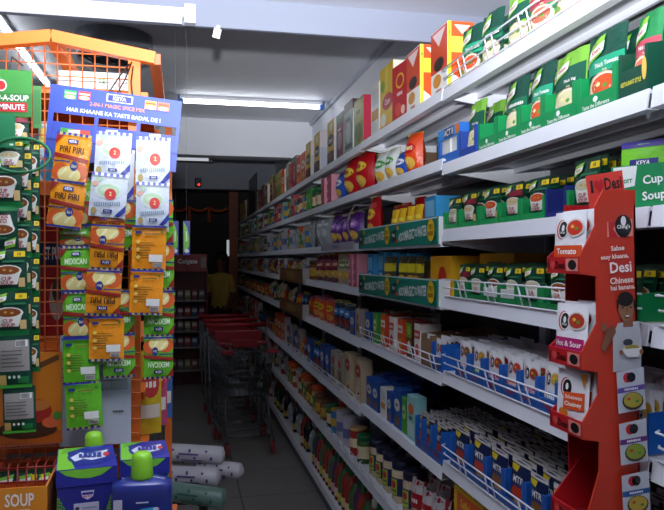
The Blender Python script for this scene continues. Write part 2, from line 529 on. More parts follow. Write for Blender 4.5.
for b, (y0, y1) in BND.items():
    e = empty('shelving_bay', (XBK, (y0 + y1) / 2, 0))
    BAYS[b] = e
    L = (y1 - y0) / 2 - .003
    ob('back_panel', MB().box(0.0, .012, -L, L, 0.03, 2.42, BACKM), e)
    for sgn in (-1, 1):
        ob('upright', MB().box(-.018, .022, sgn * L - .02 if sgn > 0 else -L, L if sgn > 0 else -L + .02, 0, 2.45, STEEL), e)
    ob('plinth', MB().box(XF + .03 - XBK, XF + .045 - XBK, -L, L, 0, Z[b, 7] - .045, mat('6b6d74', .5)), e)
    for T in range(8):
        z = Z[b, T]
        xf = XF - XBK
        sh = MB()
        sh.box(xf + .004, 0, -L, L, z - .008, z, STEEL)
        sh.hexa([(xf - .006, -L, z - .04), (xf - .003, -L, z - .04), (xf - .006, L, z - .04), (xf - .003, L, z - .04),
                 (xf + .000, -L, z + .002), (xf + .004, -L, z + .002), (xf + .000, L, z + .002), (xf + .004, L, z + .002)], STEEL)
        sh.box(xf - .003, xf + .022, -L, L, z - .04, z - .037, STEEL)
        sh.box(xf + .12, xf + .13, -L, L, z - .028, z - .008, STEEL)   # stiffening folds below
        sh.box(xf + .26, xf + .27, -L, L, z - .028, z - .008, STEEL)
        so = ob('shelf', sh, e)
        if T < 7:
            for sgn in (-1, 1):
                br = MB()
                ya, yb = (L - .012, L - .003) if sgn > 0 else (-L + .003, -L + .012)
                br.hexa([(xf + .03, ya, z - .034), (xf + .03, yb, z - .034), (0, ya, z - .085), (0, yb, z - .085),
                         (xf + .03, ya, z - .008), (xf + .03, yb, z - .008), (0, ya, z - .008), (0, yb, z - .008)], STEEL)
                ob('bracket', br, so)
        if (b, T) in RAILS:
            wr = MB()
            r, H, x = .0026, .062, xf - .004
            ya, yb = -L + .02, L - .02
            for k, (hh, dx) in enumerate(((.004, 0), (.033, -.007), (.062, -.014))):
                wr.tube([(x + .003, ya, z + hh), (x + dx, ya + .012, z + hh), (x + dx, yb - .012, z + hh), (x + .003, yb, z + hh)], r, WIRE, 6)
            n = 6
            yy = ya + .03
            while yy < yb:
                for off in (0, .045):
                    if yy + off < yb - .02:
                        wr.tube([(x + .001, yy + off, z + .002), (x - .014, yy + off, z + .064)], r * .95, WIRE, 5)
                yy += .21
            ob('wire_rail', wr, so)
    tag(e, 'white metal shelving, ' + BAYW[b] + ', along the right wall', 'shelving')

# ------------------------------------------------------------------ product prints
def knorr_logo(u, v, s=1.0):
    return [('p', [(u - .22 * s, v - .10 * s), (u + .14 * s, v - .02 * s), (u + .2 * s, v + .17 * s), (u - .16 * s, v + .11 * s)], '8cc63f'),
            ('p', [(u - .19 * s, v - .055 * s), (u + .17 * s, v + .005 * s), (u + .19 * s, v + .10 * s), (u - .17 * s, v + .045 * s)], 'f4f4ee'),
            ('t', 'Knorr', u, v + .024 * s, .05 * s, .3 * s, 'c8202c', .12)]
def soup_pouch(kind):
    top, mid, soup, tx = {'tomato': ('0c4a3a', '1fa37a', 'd9531e', 'Thick Tomato'), 'cream': ('0c4a3a', '14704e', 'e8dcb0', 'Sweet Corn'),
                          'lime': ('7fbf3f', '0d4a3a', 'd8d0a0', 'Thick Veg'), 'pink': ('1c8a4a', 'c94a5c', 'd86a50', 'Hot & Sour')}[kind]
    ds = [('r', 0, 0, 1, .2, '17935a' if kind != 'cream' else '0d4a3a'), ('r', .02, .46, .98, .66, mid)]
    if kind == 'lime':
        ds += [('r', .02, .5, .98, .78, '0f5a44')]
    ds += [('e', .52, .27, .42, .2, 'd9b48a'), ('e', .55, .28, .36, .17, 'f0ece0'), ('e', .55, .3, .30, .13, soup),
           ('e', .45, .31, .05, .03, 'f2e6a0'), ('e', .62, .28, .05, .03, '5a9a3a'), ('e', .18, .15, .12, .07, '7fae3a'), ('e', .82, .13, .1, .06, 'd8432a')]
    ds += knorr_logo(.32, .74, 1.2) + [('t', tx, .62, .56, .06, .6, 'f2f2ea'), ('t', 'Soup', .6, .48, .04, .4, 'e8e0b0')]
    return pouch(.125, .175, .04, top, ds, True, crumple=.06)
def cup_sachet(soup='8a4a20', band=None):
    ds = [('r', 0, .0, 1, .12, '1b7a3e'), ('r', .0, .93, 1, 1, '0a3a26'), ('r', .66, .80, .97, .92, 'f2d21e'), ('t', '10', .81, .86, .07, .2, '1b2a1b'),
          ('e', .48, .5, .40, .13, 'eceae0'), ('p', [(.1, .5), (.86, .5), (.74, .2), (.22, .2)], 'e6e6dc'), ('e', .48, .51, .34, .095, soup),
          ('e', .4, .52, .05, .025, 'd8903a'), ('e', .58, .5, .05, .025, 'c8a85a'), ('r', .78, .14, .95, .34, 'd8b878'),
          ('t', 'CUP', .46, .33, .085, .34, 'a8202c'), ('t', 'SOUP', .47, .235, .085, .4, 'a8202c')]
    if band: ds += [('r', .3, .64, .98, .78, band)]
    else: ds += [('r', .35, .68, .95, .72, '2f7a52')]
    return pouch(.085, .11, .014, '0f4230', ds + knorr_logo(.26, .78, .95))
def ching_sachet(band, food, tx):
    ds = [('e', .3, .70, .2, .17, 'c8242c'), ('e', .34, .70, .18, .16, 'f2f0ee'), ('e', .35, .70, .15, .14, '141416'), ('e', .35, .72, .05, .06, 'eeeeea'),
          ('t', "Ching's", .35, .64, .045, .26, 'f4f4f0'), ('e', .72, .72, .26, .16, 'd8d4cc'), ('e', .72, .72, .22, .13, food), ('e', .66, .74, .05, .03, 'e0b040'), ('e', .78, .70, .05, .03, '6a8a2a'),
          ('r', 0.05, .22, .95, .42, band), ('t', tx, .5, .32, .10, .8, 'f6f4f0'), ('r', .05, .04, .95, .17, 'c9ccd2'), ('e', .5, .12, .08, .08, '5a3a2a')]
    return pouch(.082, .115, .012, 'e9e9ec', ds)
def mtr_sachet(food='c23a22'):
    ds = [('r', 0, .9, 1, 1, 'c9c6c0'), ('p', [(.05, .88), (.5, .88), (.4, .74), (.05, .76)], 'e0c81e'), ('t', 'MTR', .5, .6, .14, .75, 'f0f0ea'),
          ('e', .5, .32, .42, .2, '4a2c1a'), ('e', .5, .33, .34, .15, food), ('e', .6, .16, .3, .1, 'c89a5a'), ('r', .1, .46, .9, .51, '2a3a7a')]
    return pouch(.095, .135, .014, '14204e', ds, back='dcdad6')
def chip_bag(c, a, b, tx):
    ds = [('e', .5, .62, .34, .12, a), ('t', tx, .5, .62, .1, .5, b), ('e', .5, .28, .3, .14, 'e0b04a'), ('e', .38, .3, .1, .06, 'f0d080'), ('r', 0, .94, 1, 1, 'd8b04a')]
    return pouch(.17, .235, .12, c, ds, crumple=.04)

P = {}
def reg(key, mb, name, look, cat, d):
    P[key] = (mb.mesh(name), name, look, cat, d)
for k, lk in (('tomato', 'dark green tomato soup pouch'), ('cream', 'dark green creamy soup pouch'), ('lime', 'lime topped green soup pouch'), ('pink', 'pink banded green soup pouch')):
    reg('sp_' + k, soup_pouch(k), 'soup_pouch', lk, 'pouch', .04)
reg('cup', cup_sachet(), 'soup_sachet', 'green cup soup sachet', 'sachet', .014)
reg('cup_r', cup_sachet('d8c89a', '8a1f34'), 'soup_sachet', 'maroon banded soup sachet', 'sachet', .014)
reg('cup_t', cup_sachet('d8501e'), 'soup_sachet', 'green tomato soup sachet', 'sachet', .014)
reg('cup_w', cup_sachet('c8c2a0'), 'soup_sachet', 'green corn soup sachet', 'sachet', .014)
for k, bd, fd, tx, lk in (('p', '6a3a9a', '8a4a2a', 'Hakka', 'purple banded'), ('g', '1f8a3a', 'c2932a', 'Veg', 'green banded'), ('m', 'b01f6a', 'a8321e', 'Hot & Sour', 'magenta banded'),
                          ('o', 'd8501e', 'c8321e', 'Tomato', 'orange banded'), ('b', '2a6ac0', 'c8a03a', 'Noodles', 'blue banded')):
    reg('ch_' + k, ching_sachet(bd, fd, tx), 'masala_sachet', lk + ' white sachet', 'sachet', .012)
reg('mtr', mtr_sachet(), 'spice_sachet', 'navy curry sachet', 'sachet', .014)
reg('mtr2', mtr_sachet('8a5a2a'), 'spice_sachet', 'navy brown-dish sachet', 'sachet', .014)
reg('chip_r', chip_bag('b8101c', 'e8c83a', 'b8101c', 'yo!'), 'snack_bag', 'puffed red snack bag', 'bag', .09)
reg('chip_w', chip_bag('d8dcd8', '3a9a3a', 'f4f4f0', 'Lite'), 'snack_bag', 'white and green snack bag', 'bag', .09)
reg('chip_o', chip_bag('e04a1a', 'b8101c', 'f4e4a0', 'Puffs'), 'snack_bag', 'orange red snack bag', 'bag', .09)
reg('chip_b', chip_bag('1f4fb0', 'e8e8f0', '1f4fb0', 'Salt'), 'snack_bag', 'blue snack bag', 'bag', .09)
reg('chip_p', chip_bag('5a2a86', 'b070d0', 'f4e4f4', 'choc'), 'snack_bag', 'purple snack bag', 'bag', .09)
reg('chip_m', chip_bag('6e1230', 'a83048', 'e8c8a0', 'mix'), 'snack_bag', 'maroon pulse bag', 'bag', .09)
reg('chip_c', chip_bag('b9a88a', '6a8a3a', 'f0ead8', 'dal'), 'snack_bag', 'cream pulse bag', 'bag', .09)
reg('noodle_o', pouch(.12, .15, .05, 'd8481a', [('e', .5, .6, .36, .14, 'e8c02a'), ('t', 'Pasta', .5, .6, .1, .5, 'b01f1a'), ('e', .5, .25, .34, .14, 'e8a04a'), ('r', 0, .9, 1, 1, '3a3a8a')]), 'noodle_pack', 'orange noodle pack', 'pack', .05)
reg('noodle_b', pouch(.12, .16, .05, '1a2a4e', [('e', .5, .62, .36, .14, '3a8ad0'), ('t', 'Wai', .5, .62, .1, .4, 'f4f4f0'), ('e', .5, .25, .34, .16, '8a2a1a'), ('r', 0, .92, 1, 1, 'b8b02a')]), 'noodle_pack', 'dark blue noodle pack', 'pack', .05)
# cartons  (w, d, h)
def box_(key, w, d, h, c, ds, look, side=None, sds=(), top=None, name='carton', cat='box'):
    reg(key, carton(w, d, h, c, ds, side, sds, top), name, look, cat, d)
box_('oj', .165, .10, .245, 'f0efe9', [('r', 0, .35, 1, .98, 'd84a1a'), ('p', [(.1, .95), (.9, .95), (.5, .72)], 'f4d8d8'), ('e', .5, .46, .3, .1, '2a1a1a'), ('e', .4, .22, .25, .1, 'd8902a'), ('t', 'CHOCO', .5, .06, .06, .6, 'b01f1a')], 'orange and white cereal carton',
     'f6f2ee', [('r', 0, .3, 1, 1, 'ee5a22'), ('p', [(0, .3), (1, .3), (.5, .16)], 'ee5a22'), ('r', 0, .55, 1, .78, 'e8dc4a'), ('p', [(.25, .95), (.85, .95), (.55, .82)], 'f6f2ee'), ('r', .0, 0, .14, 1, 'd8d83a'), ('t', 'MAX', .07, .84, .03, .12, '2a8a4a', pi / 2)], top='ee5a22')
box_('redbox', .18, .05, .24, 'c41a24', [('e', .5, .7, .26, .14, 'e8b02a'), ('e', .5, .7, .19, .10, 'b01820'), ('t', 'BORNE', .5, .47, .07, .8, 'e8e4ea'), ('e', .4, .2, .2, .12, 'e04a3a'), ('e', .7, .16, .12, .08, 'f0d0c0')], 'bright red drink carton', 'b81822', top='c41a24')
box_('corn', .21, .06, .29, 'e8c21e', [('e', .6, .42, .4, .13, 'c01a20'), ('t', 'Corn', .6, .42, .1, .55, 'f6f4ea'), ('p', [(.4, .98), (.7, .98), (.6, .6), (.45, .6)], 'f0d85a'), ('e', .25, .7, .14, .1, '7fae2a'), ('e', .3, .16, .2, .1, 'f0ece0'), ('r', 0, 0, 1, .06, 'd8501e')], 'yellow corn flakes carton', 'f4f0e0', [('r', .2, .6, .8, .9, 'd8d0c0'), ('r', .2, .2, .8, .4, 'e0b04a')])
box_('whitebox', .15, .06, .25, 'eeece4', [('r', .1, .3, .9, .5, 'd8902a'), ('r', .1, .6, .9, .9, 'd8dcd8')], 'slim white carton', 'e8e8e4')
box_('pinkbox', .13, .07, .25, 'c22a52', [('r', .1, .55, .9, .92, 'e8e0d8'), ('e', .5, .3, .3, .15, 'e8a0a8')], 'crimson pink carton', 'd8345e', [('t', 'MUESLI', .5, .5, .05, .7, 'f4e4e8', pi / 2)])
box_('greenbox', .2, .07, .26, '9aa04a', [('r', .05, .5, .95, .95, 'b8b45a'), ('e', .5, .3, .35, .2, '6a7a2a'), ('t', 'OATS', .5, .72, .1, .7, '3a5a1a')], 'olive green oats carton', 'c02a4a')
box_('silverbox', .2, .09, .29, '8fa8a0', [('r', 0, .82, 1, 1, '3a1a1e'), ('e', .5, .4, .35, .2, 'c8d4d0'), ('r', .1, .1, .9, .18, '4a6a5a'), ('t', 'FLAKES', .5, .66, .07, .7, '20342c')], 'silver green tall carton', 'd8d4d8', [('r', 0, .82, 1, 1, '4a1a22')])
box_('maroonbox', .18, .08, .27, '7a3a40', [('r', 0, .8, 1, 1, '2e7a4a'), ('e', .5, .4, .35, .2, 'b08a90'), ('t', 'GRANOLA', .5, .65, .06, .8, 'f0e0e0')], 'maroon tall carton', 'a8888c')
box_('choco', .2, .06, .28, 'e4b81c', [('r', 0, 0, 1, .3, '3a1e12'), ('e', .5, .55, .46, .14, '1a1210'), ('t', 'Chocos', .5, .55, .11, .8, 'f2ead0'), ('e', .45, .2, .3, .12, '6a3a1e'), ('e', .6, .84, .2, .1, 'f0e4b0')], 'yellow chocolate cereal carton', 'd8d0d4', [('r', .1, .1, .9, .6, 'b8c0d0')])
box_('choco_o', .2, .06, .24, 'd84a1e', [('e', .5, .6, .4, .14, 'f2e6c8'), ('t', 'Loops', .5, .6, .1, .6, 'b01f1a'), ('e', .5, .24, .3, .12, 'e8b04a')], 'orange cereal carton', 'd8c8c0')
box_('cg', .16, .06, .27, '8a9a84', [('r', .1, .55, .9, .9, 'c8ccb8'), ('e', .5, .3, .3, .14, '5a6a3a')], 'greyish green carton', '9aa49a')
box_('bluebox', .12, .1, .19, '2a8ac0', [('r', .1, .5, .9, .9, '7ac0e0'), ('e', .5, .28, .3, .15, 'e8eef4')], 'sky blue carton', '3a9ad0', top='2a7ab0')
box_('kraft', .13, .14, .15, '8a6a4a', [('r', .15, .3, .85, .7, '9a7a58')], 'brown cardboard carton', '7a6048')
box_('yellowbig', .26, .16, .15, 'e8a81a', [('e', .6, .45, .2, .3, 'c8301a'), ('r', 0, 0, 1, .2, 'e0701a')], 'big yellow display carton', 'e8b020', [('t', 'Su', .8, .5, .2, .3, 'b0301a'), ('e', .96, .9, .03, .04, '2a6ab0')], top='e8b830')
box_('juice_o', .06, .09, .19, 'd8501e', [('r', 0, .6, 1, .82, 'f0ece0'), ('e', .5, .3, .34, .16, 'e8a02a'), ('t', 'Real', .5, .7, .09, .7, 'b01f1a')], 'small orange juice carton', 'c8441a', top='8a2a1e')
box_('juice_w', .06, .09, .19, 'e4ded4', [('r', 0, .6, 1, .82, 'c83a2a'), ('e', .5, .3, .34, .16, 'c82a3a'), ('t', 'Real', .5, .7, .09, .7, 'f4f0ea')], 'small white juice carton', 'd8d0c8', top='8a2a1e')
box_('juice_g', .06, .09, .19, '5a2a1a', [('r', 0, .55, 1, .95, '6aa02a'), ('e', .5, .3, .34, .16, 'e4dcc0'), ('e', .5, .75, .3, .12, '9ac83a')], 'small green juice carton', '4a2a1a', top='7a2a1e')
box_('redoat', .15, .06, .235, 'cdbb9a', [('e', .5, .72, .36, .15, 'b01828'), ('t', 'Red', .5, .72, .08, .4, 'f0e8dc'), ('r', .04, .04, .12, .96, '9ab04a'), ('e', .5, .25, .3, .12, 'e0caa0'), ('e', .6, .2, .14, .06, 'c02a2a')], 'red-circled cream oats carton', 'c0aa8a')
box_('whitepk', .12, .05, .2, 'b8aca0', [('r', .1, .2, .9, .5, '8a6a4a'), ('r', .0, 0, .1, 1, 'd8d0b0'), ('e', .5, .7, .3, .12, 'c23a3a')], 'beige muesli carton', 'a89c90')
box_('pinkstack', .12, .12, .16, 'c8506a', [('r', .0, .1, .3, .2, 'f0e0e4'), ('r', .0, .4, .3, .5, 'f0e0e4'), ('r', 0, .7, .3, .8, 'f0e0e4'), ('r', .4, .1, .9, .9, 'd87890')], 'pink biscuit carton', 'd890a0')
box_('bluepk', .14, .06, .17, '1c50a8', [('e', .5, .6, .4, .16, 'e8e0d0'), ('t', 'Maxx', .5, .6, .1, .6, '1c3a88'), ('e', .5, .2, .34, .14, '8a5a2a')], 'royal blue carton', '1a4690', top='2860b8')
box_('aqua', .1, .05, .18, '9ad0d0', [('e', .5, .7, .34, .12, 'e86a2a'), ('r', .1, .1, .9, .4, 'c8e4dc'), ('t', 'Soya', .5, .5, .09, .7, '2a5a3a')], 'pale aqua carton', '8ac4c4')
box_('limepk', .08, .05, .17, '4aa83a', [('e', .5, .6, .34, .2, 'd8e8a0'), ('t', 'Veg', .5, .6, .1, .5, '1a5a1a')], 'green printed carton', '3a9030')
reg('mayo', jar(.054, .185, 'c9b596', '14183a', '1a2450', [('r', .3, .2, .7, .58, 'a8b83a'), ('e', .5, .45, .14, .09, 'b8242c'), ('t', 'FunFoods', .5, .3, .05, .35, '14204e')], .2, 1.04), 'spread_jar', 'navy lidded cream jar', 'jar', .1)
reg('jar_o', jar(.055, .18, 'c8a070', 'd8521a', '4a8a3a', [('e', .5, .4, .2, .12, 'e8d8a0')], .2, 1.05), 'pickle_jar', 'orange lidded jar', 'jar', .11)
reg('jar_b', jar(.05, .14, '8a5a30', '6a3a20', 'c8a030', [('e', .5, .4, .2, .12, 'b8301e')], .2, 1.05), 'pickle_jar', 'brown lidded jar', 'jar', .1)
reg('jar_g', jar(.045, .15, '3a5a2a', '1f6a3a', 'd8c8a0', [('e', .5, .4, .2, .12, 'c02a22')], .2, 1.05), 'pickle_jar', 'green lidded jar', 'jar', .09)
reg('tin_w', can(.05, .17, 'b8b4c0', 'c8c4cc', '6a70a0'), 'tin', 'silver white tin', 'tin', .1)
reg('tin_r', can(.05, .15, 'b02a22', 'c8a060', 'e8d8b0'), 'tin', 'red tin', 'tin', .1)
reg('tin_y', can(.045, .15, '3a7ab0', 'd0a040', 'd8b040'), 'tin', 'blue and gold tin', 'tin', .09)
reg('ket_r', bottle(.041, .27, '9a3424', '1f7a3a', 'e8d0a0'), 'sauce_bottle', 'red sauce bottle', 'bottle', .07)
reg('ket_o', bottle(.041, .26, 'b0622a', 'e8e4d8', 'c8301a'), 'sauce_bottle', 'orange sauce bottle', 'bottle', .07)
reg('ket_g', bottle(.041, .26, '37663a', '8a1f1a', 'd8c83a'), 'sauce_bottle', 'green sauce bottle', 'bottle', .07)
reg('ket_p', bottle(.041, .27, '5c2a50', '2a6a3a', 'e0a0c0'), 'sauce_bottle', 'purple sauce bottle', 'bottle', .07)
reg('ket_d', bottle(.033, .26, '1e1a16', '8a1a1a', 'c8a040'), 'sauce_bottle', 'dark soy sauce bottle', 'bottle', .07)
reg('clearbag', pouch(.16, .2, .07, 'a0a6aa', [('e', .5, .5, .3, .15, 'c8ccd0'), ('r', .2, .75, .8, .85, 'd8dcdc')], crumple=.06), 'clear_bag', 'silvery clear bag', 'bag', .08)
reg('redpouch', pouch(.115, .19, .05, 'a8141e', [('r', 0, .72, 1, 1, 'c8c4c4'), ('t', 'RED', .5, .55, .1, .6, 'f2ece4'), ('e', .5, .25, .3, .14, 'd8c0a0'), ('e', .5, .26, .22, .1, 'b07a4a')], crumple=.1), 'spice_pouch', 'red and silver spice pouch', 'pouch', .05)

def shelf_rot(e=0.0): return -pi / 2 + e
OCC = {}
def obb(cx, cy, hx, hy, a):
    c, s_ = cos(a), sin(a)
    return (cx, cy, hx, hy, c, s_)
def hit(p, q):                               # separating axes in plan view
    dx, dy = q[0] - p[0], q[1] - p[1]
    for (c, s_) in ((p[4], p[5]), (-p[5], p[4]), (q[4], q[5]), (-q[5], q[4])):
        d = abs(dx * c + dy * s_)
        r = sum(o[2] * abs(o[4] * c + o[5] * s_) + o[3] * abs(-o[5] * c + o[4] * s_) for o in (p, q))
        if d >= r: return False
    return True
TRY = sorted([(dx_, dy_) for dx_ in (0, .012, .024, .04, .06, .09, .12, .16) for dy_ in [k * .008 * q for k in range(16) for q in (1, -1)]], key=lambda t: t[0] * .8 + abs(t[1]))
SPAN = {}
def put(key, b, T, px=None, Y=None, dx=0.012, e=0.0, tilt=0.0, sc=None, look=None, dz=0.0):
    me, name, lk, cat, d = P[key]
    if Y is None: Y = Yat(px, XF + dx)
    X = XF + dx + d / 2
    if key.split('_')[0] in ('noodle', 'chip', 'clearbag', 'sp', 'redpouch'):
        e += R.uniform(-.13, .13)
        sc = sc or (1, 1, 1)
        sc = (sc[0] * R.uniform(.93, 1.0), sc[1], sc[2] * R.uniform(.92, 1.03))
    if key not in SPAN:
        SPAN[key] = (max(abs(v_.co.x) for v_ in me.vertices), max(abs(v_.co.y) for v_ in me.vertices))
    k_ = sc or (1, 1, 1)
    hx, hy = SPAN[key][0] * k_[0] + .001, SPAN[key][1] * k_[1] + .001
    a_ = shelf_rot(e)
    ey = hx * abs(sin(a_)) + hy * abs(cos(a_))
    ex = hx * abs(cos(a_)) + hy * abs(sin(a_))
    X = max(X, XF + .008 + ex)
    if key != 'act': Y = min(max(Y, BND[b][0] + .006 + ey), BND[b][1] - .006 - ey)
    for dx_, dy_ in TRY:
        q_ = obb(X + dx_, Y + dy_, hx, hy, a_)
        if X + dx_ + ex > XBK - .02 or (key != 'act' and not BND[b][0] + .004 < Y + dy_ - ey < Y + dy_ + ey < BND[b][1] - .004): continue
        if not any(hit(q_, w_) for w_ in OCC.setdefault((b, T), [])): break
    else:
        return None
    OCC[b, T].append(q_)
    X, Y = q_[0], q_[1]
    o = ob(name, me, None, (X, Y, Z[b, T] + .0012 + dz), (tilt, 0, shelf_rot(e)), sc)
    o.rotation_euler = Euler((0, tilt, shelf_rot(e)), 'XYZ') if tilt else Euler((0, 0, shelf_rot(e)))
    later(o, look or lk, cat, SHW[T] + ' of the ' + BAYW[b], Y)
    return o
TRN = {}
def trayset(b, T, px0, px1, tcol, keys, n, hf, hb, d=.26, look='blue', lip=.35, ds=(), inner='8a7a66', dx=.006, sink=0.0, gap=None, e=0.0, sc=1.0, tl='display tray', first=0):
    """a display carton and the sachets standing one behind the other in it"""
    ya, yb = Yat(px1, XF + dx), Yat(px0, XF + dx)
    w = min(.26, (yb - ya) * 0.97)
    Yc = (ya + yb) / 2
    X = XF + dx + d / 2
    o = ob('display_tray', tray(w, d, hf, hb, tcol, inner, ds, .1, lip), None, (X, Yc, Z[b, T] + .0012), (0, 0, shelf_rot(e)))
    later(o, look + ' ' + tl, 'tray', SHW[T] + ' of the ' + BAYW[b], Yc)
    OCC.setdefault((b, T), []).append(obb(X, Yc, w / 2, d / 2, shelf_rot(e)))
    me0 = P[keys[0]]
    k0 = TRN.setdefault((b, T, look), [0]); k0[0] += 1
    g = gap or max(me0[4] + .003, (d - .03) / max(n, 1))
    for i in range(first, n):
        key = keys[i % len(keys)] if i else keys[0]
        me, name, lk, cat, dd = P[key]
        mw = me.dimensions_w if hasattr(me, 'dimensions_w') else max(v.co.x for v in me.vertices) * 2
        q = min(1.25, (w - .012) / mw)
        xx = -d / 2 + .010 + me0[4] / 2 + g * i
        if xx > d / 2 - .012: break
        off = R.uniform(-1, 1) * max(0, (w - .008 - mw * q) / 2)
        wx = X + (xx) * cos(e) ; wy = Yc - off
        s = ob(name, me, None, (wx, wy, Z[b, T] + .0042 + (R.uniform(0, .006) if i else 0)), (0, 0, shelf_rot(e)), (q, 1, sc * R.uniform(.97, 1.03)))
        s.rotation_euler = Euler((radians(R.uniform(-5, 1)), 0, shelf_rot(e)))
        PEND2.append((b, T, look + ' ' + tl, o, s, i - first, lk, cat))
PEND2 = []
def finish_trays():
    cnt = {}
    for b, T, tl, to, s, i, lk, cat in PEND2:
        s['category'] = cat
        l = to['label']
        oo = l.split(', ')[-1].replace(' from right', '') if ' from right' in l else ''
        w = (oo + ' ' + tl).strip() + ', ' + SHW[T] + ', ' + BAYW[b]
        c = lk.split()[0] + ' ' + lk.split()[-1]
        s['label'] = ('front ' if i == 0 else 'rear ') + c + ' in ' + w
        s['group'] = c + 's standing in ' + w

# ================================================================== goods on the right-hand shelves
TASTE = [('t', 'Taste the Difference', .5, .12, .11, .85, 'e8f4e8'), ('e', .5, .27, .06, .08, 'f0f4f0')]
# --- nearest bay, top shelf
for k, px, e, t in (('sp_tomato', 467, .25, 0), ('sp_cream', 487, .22, 0), ('sp_lime', 514, .2, 0), ('sp_pink', 537, .2, 0), ('sp_cream', 566, .2, 0), ('sp_pink', 592, .2, 0), ('sp_tomato', 622, .2, 0)):
    put(k, 'A', 0, px, dx=.02, e=e)
for k, px, e in (('sp_cream', 477, .25), ('sp_cream', 499, .2), ('sp_tomato', 524, .2), ('sp_lime', 549, .25), ('sp_pink', 578, .2)):
    put(k, 'A', 0, px, dx=.075, e=e)
put('oj', 'B', 0, Y=2.412, dx=.02)
# --- nearest bay, second shelf
for px0, px1, ks, n in ((478, 496, ['sp_cream'], 3), (496, 519, ['sp_cream'], 4), (519, 543, ['sp_tomato', 'sp_cream'], 4), (542, 576, ['sp_lime'], 4), (576, 617, ['sp_tomato', 'sp_cream'], 4)):
    trayset('A', 1, px0, px1, '129050', ks, n, .085, .12, .24, 'green', .42, TASTE, inner='9a7d60', gap=.055, first=1 if px0 == 478 else 0)
trayset('A', 1, 618, 648, '0e4a36', ['sp_pink'], 4, .095, .14, .24, 'dark green', .6, [('t', 'RESTAURANT STYLE', .45, .3, .1, .7, 'e0d84a'), ('e', .9, .5, .08, .25, 'e8c05a')], gap=.055)
AC = [('r', .02, .36, .1, .98, '2a50b0')]
trayset('A', 1, 459, 476, '2846a0', ['sp_lime'], 3, .09, .1, .24, 'blue', .3, (), gap=.06)
a2 = [('r', 0, .7, 1, 1, '2f8ad8'), ('t', 'ACT II', .52, .85, .16, .7, 'f4f2ea'), ('r', .3, .72, .75, .98, '1c2c6c'), ('t', 'ACT II', .52, .85, .18, .42, 'f4f2ea'), ('p', [(.8, .98), (1, .98), (1, .75), (.85, .7)], 'd8742a')]
reg('act', tray(.20, .2, .125, .125, '2a6cc8', 'cfcac6', (), .12, .28).box(-.096, .096, -.0995, -.0965, .086, .124, card('2f8ad8')).box(-.085, -.01, -.09, -.08, .004, .09, card('e8e6e2')).box(.01, .085, -.09, -.08, .004, .09, card('e8e6e2')).prints(a2[0:1] + a2[2:], .20, .125, lambda x, z, e: (x - .1, -.1005 - e, z)), 'popcorn_tray', 'blue popcorn display carton', 'tray', .2)
put('act', 'A', 1, Y=Yat(459) + .105, dx=.01)
# --- nearest bay, third shelf
for px0, px1, ks in ((443, 458, ['cup_w', 'cup']), (458, 479, ['cup_r', 'cup']), (479, 499, ['cup_t', 'cup']), (499, 520, ['cup_r', 'cup_w']), (520, 545, ['cup_t', 'cup'])):
    trayset('A', 2, px0, px1, '1a9a52', ks, 10, .062, .075, .26, 'green', .3, (), inner='e4e4e0')
trayset('A', 2, 545, 566, '24307c', ['cup', 'cup_w'], 9, .075, .075, .26, 'navy', .2, (), inner='e4e4e0', first=4)
trayset('A', 2, 566, 598, '1a9a52', ['cup_w', 'cup'], 10, .062, .075, .26, 'green', .3, (), inner='e4e4e0', sc=1.15)
# lime sachets in the big green carton at right
KL = pouch(.08, .1, .01, '7cd02e', [('r', 0, .9, 1, 1, '3a2a8a'), ('r', .2, .6, .8, .72, '2a2a7a'), ('t', 'KEYA', .5, .66, .07, .5, 'f0f0ea'), ('r', 0, .06, 1, .2, 'a0302a')])
reg('keyalime', KL, 'seasoning_sachet', 'purple-edged lime sachet', 'sachet', .012)
CBW, CBD, CBH = .135, .15, .09
cs = tray(CBW, CBD, CBH, CBH, '178a50', 'b8a890', [('p', [(.04, .98), (.42, .98), (.38, .52), (.06, .46)], 'e8efe8'), ('t', 'Knorr', .22, .66, .14, .26, '1a8a4a', .05), ('t', 'Cup', .66, .62, .26, .4, 'eef4ee', .08), ('t', 'Soup', .68, .26, .26, .46, 'eef4ee', .08)], .1, 1.0)
co = ob('soup_carton', cs, None, (XF + .085, Yat(650) + .085, Z['A', 2] + .0012), (0, 0, shelf_rot(.5)))
OCC['A', 2].append(obb(XF + .085, Yat(650) + .085, CBW / 2, CBD / 2, shelf_rot(.5)))
tag(co, 'open green cup soup carton at the right end of the third shelf', 'box')
for i in range(8):
    p_ = co.matrix_basis @ Vector((.012 * (i % 2) - .006, -CBD / 2 + .016 + i * .0165, .004))
    o = ob('seasoning_sachet', P['keyalime'][0], None, p_, (radians(-4), 0, shelf_rot(.5)), (1.25, 1, 1.38))
    tag(o, ('front ' if i == 0 else 'rear ') + 'purple-edged lime sachet in the open green cup soup carton', 'sachet', 'lime sachets in the green carton')
for i in range(3):
    put('keyalime', 'A', 2, Y=Yat(650) + .19, dx=.03 + .02 * i, e=.6, sc=(1, 1, 1.3))
# --- nearest bay, fourth shelf
put('yellowbig', 'A', 3, Y=Yat(446) - .14, dx=.12)
for px0, px1, ks, wt in ((454, 466, ['cup_r', 'cup'], 0), (466, 482, ['cup_w', 'cup'], 0), (482, 499, ['cup', 'cup_w'], 1), (499, 516, ['cup_w', 'cup'], 1), (516, 540, ['cup_w', 'cup'], 0), (540, 570, ['cup', 'cup'], 0), (572, 600, ['cup_r', 'cup'], 0), (602, 640, ['cup', 'cup_t'], 0)):
    trayset('A', 3, px0, px1, '158a4a', ks, 9, .06, .075, .24 if px0 > 495 else .11, 'green', .3, [('r', .1, .32, .9, .75, 'dcdcd8')] if wt else (), inner='d8d4cc', dx=.008)
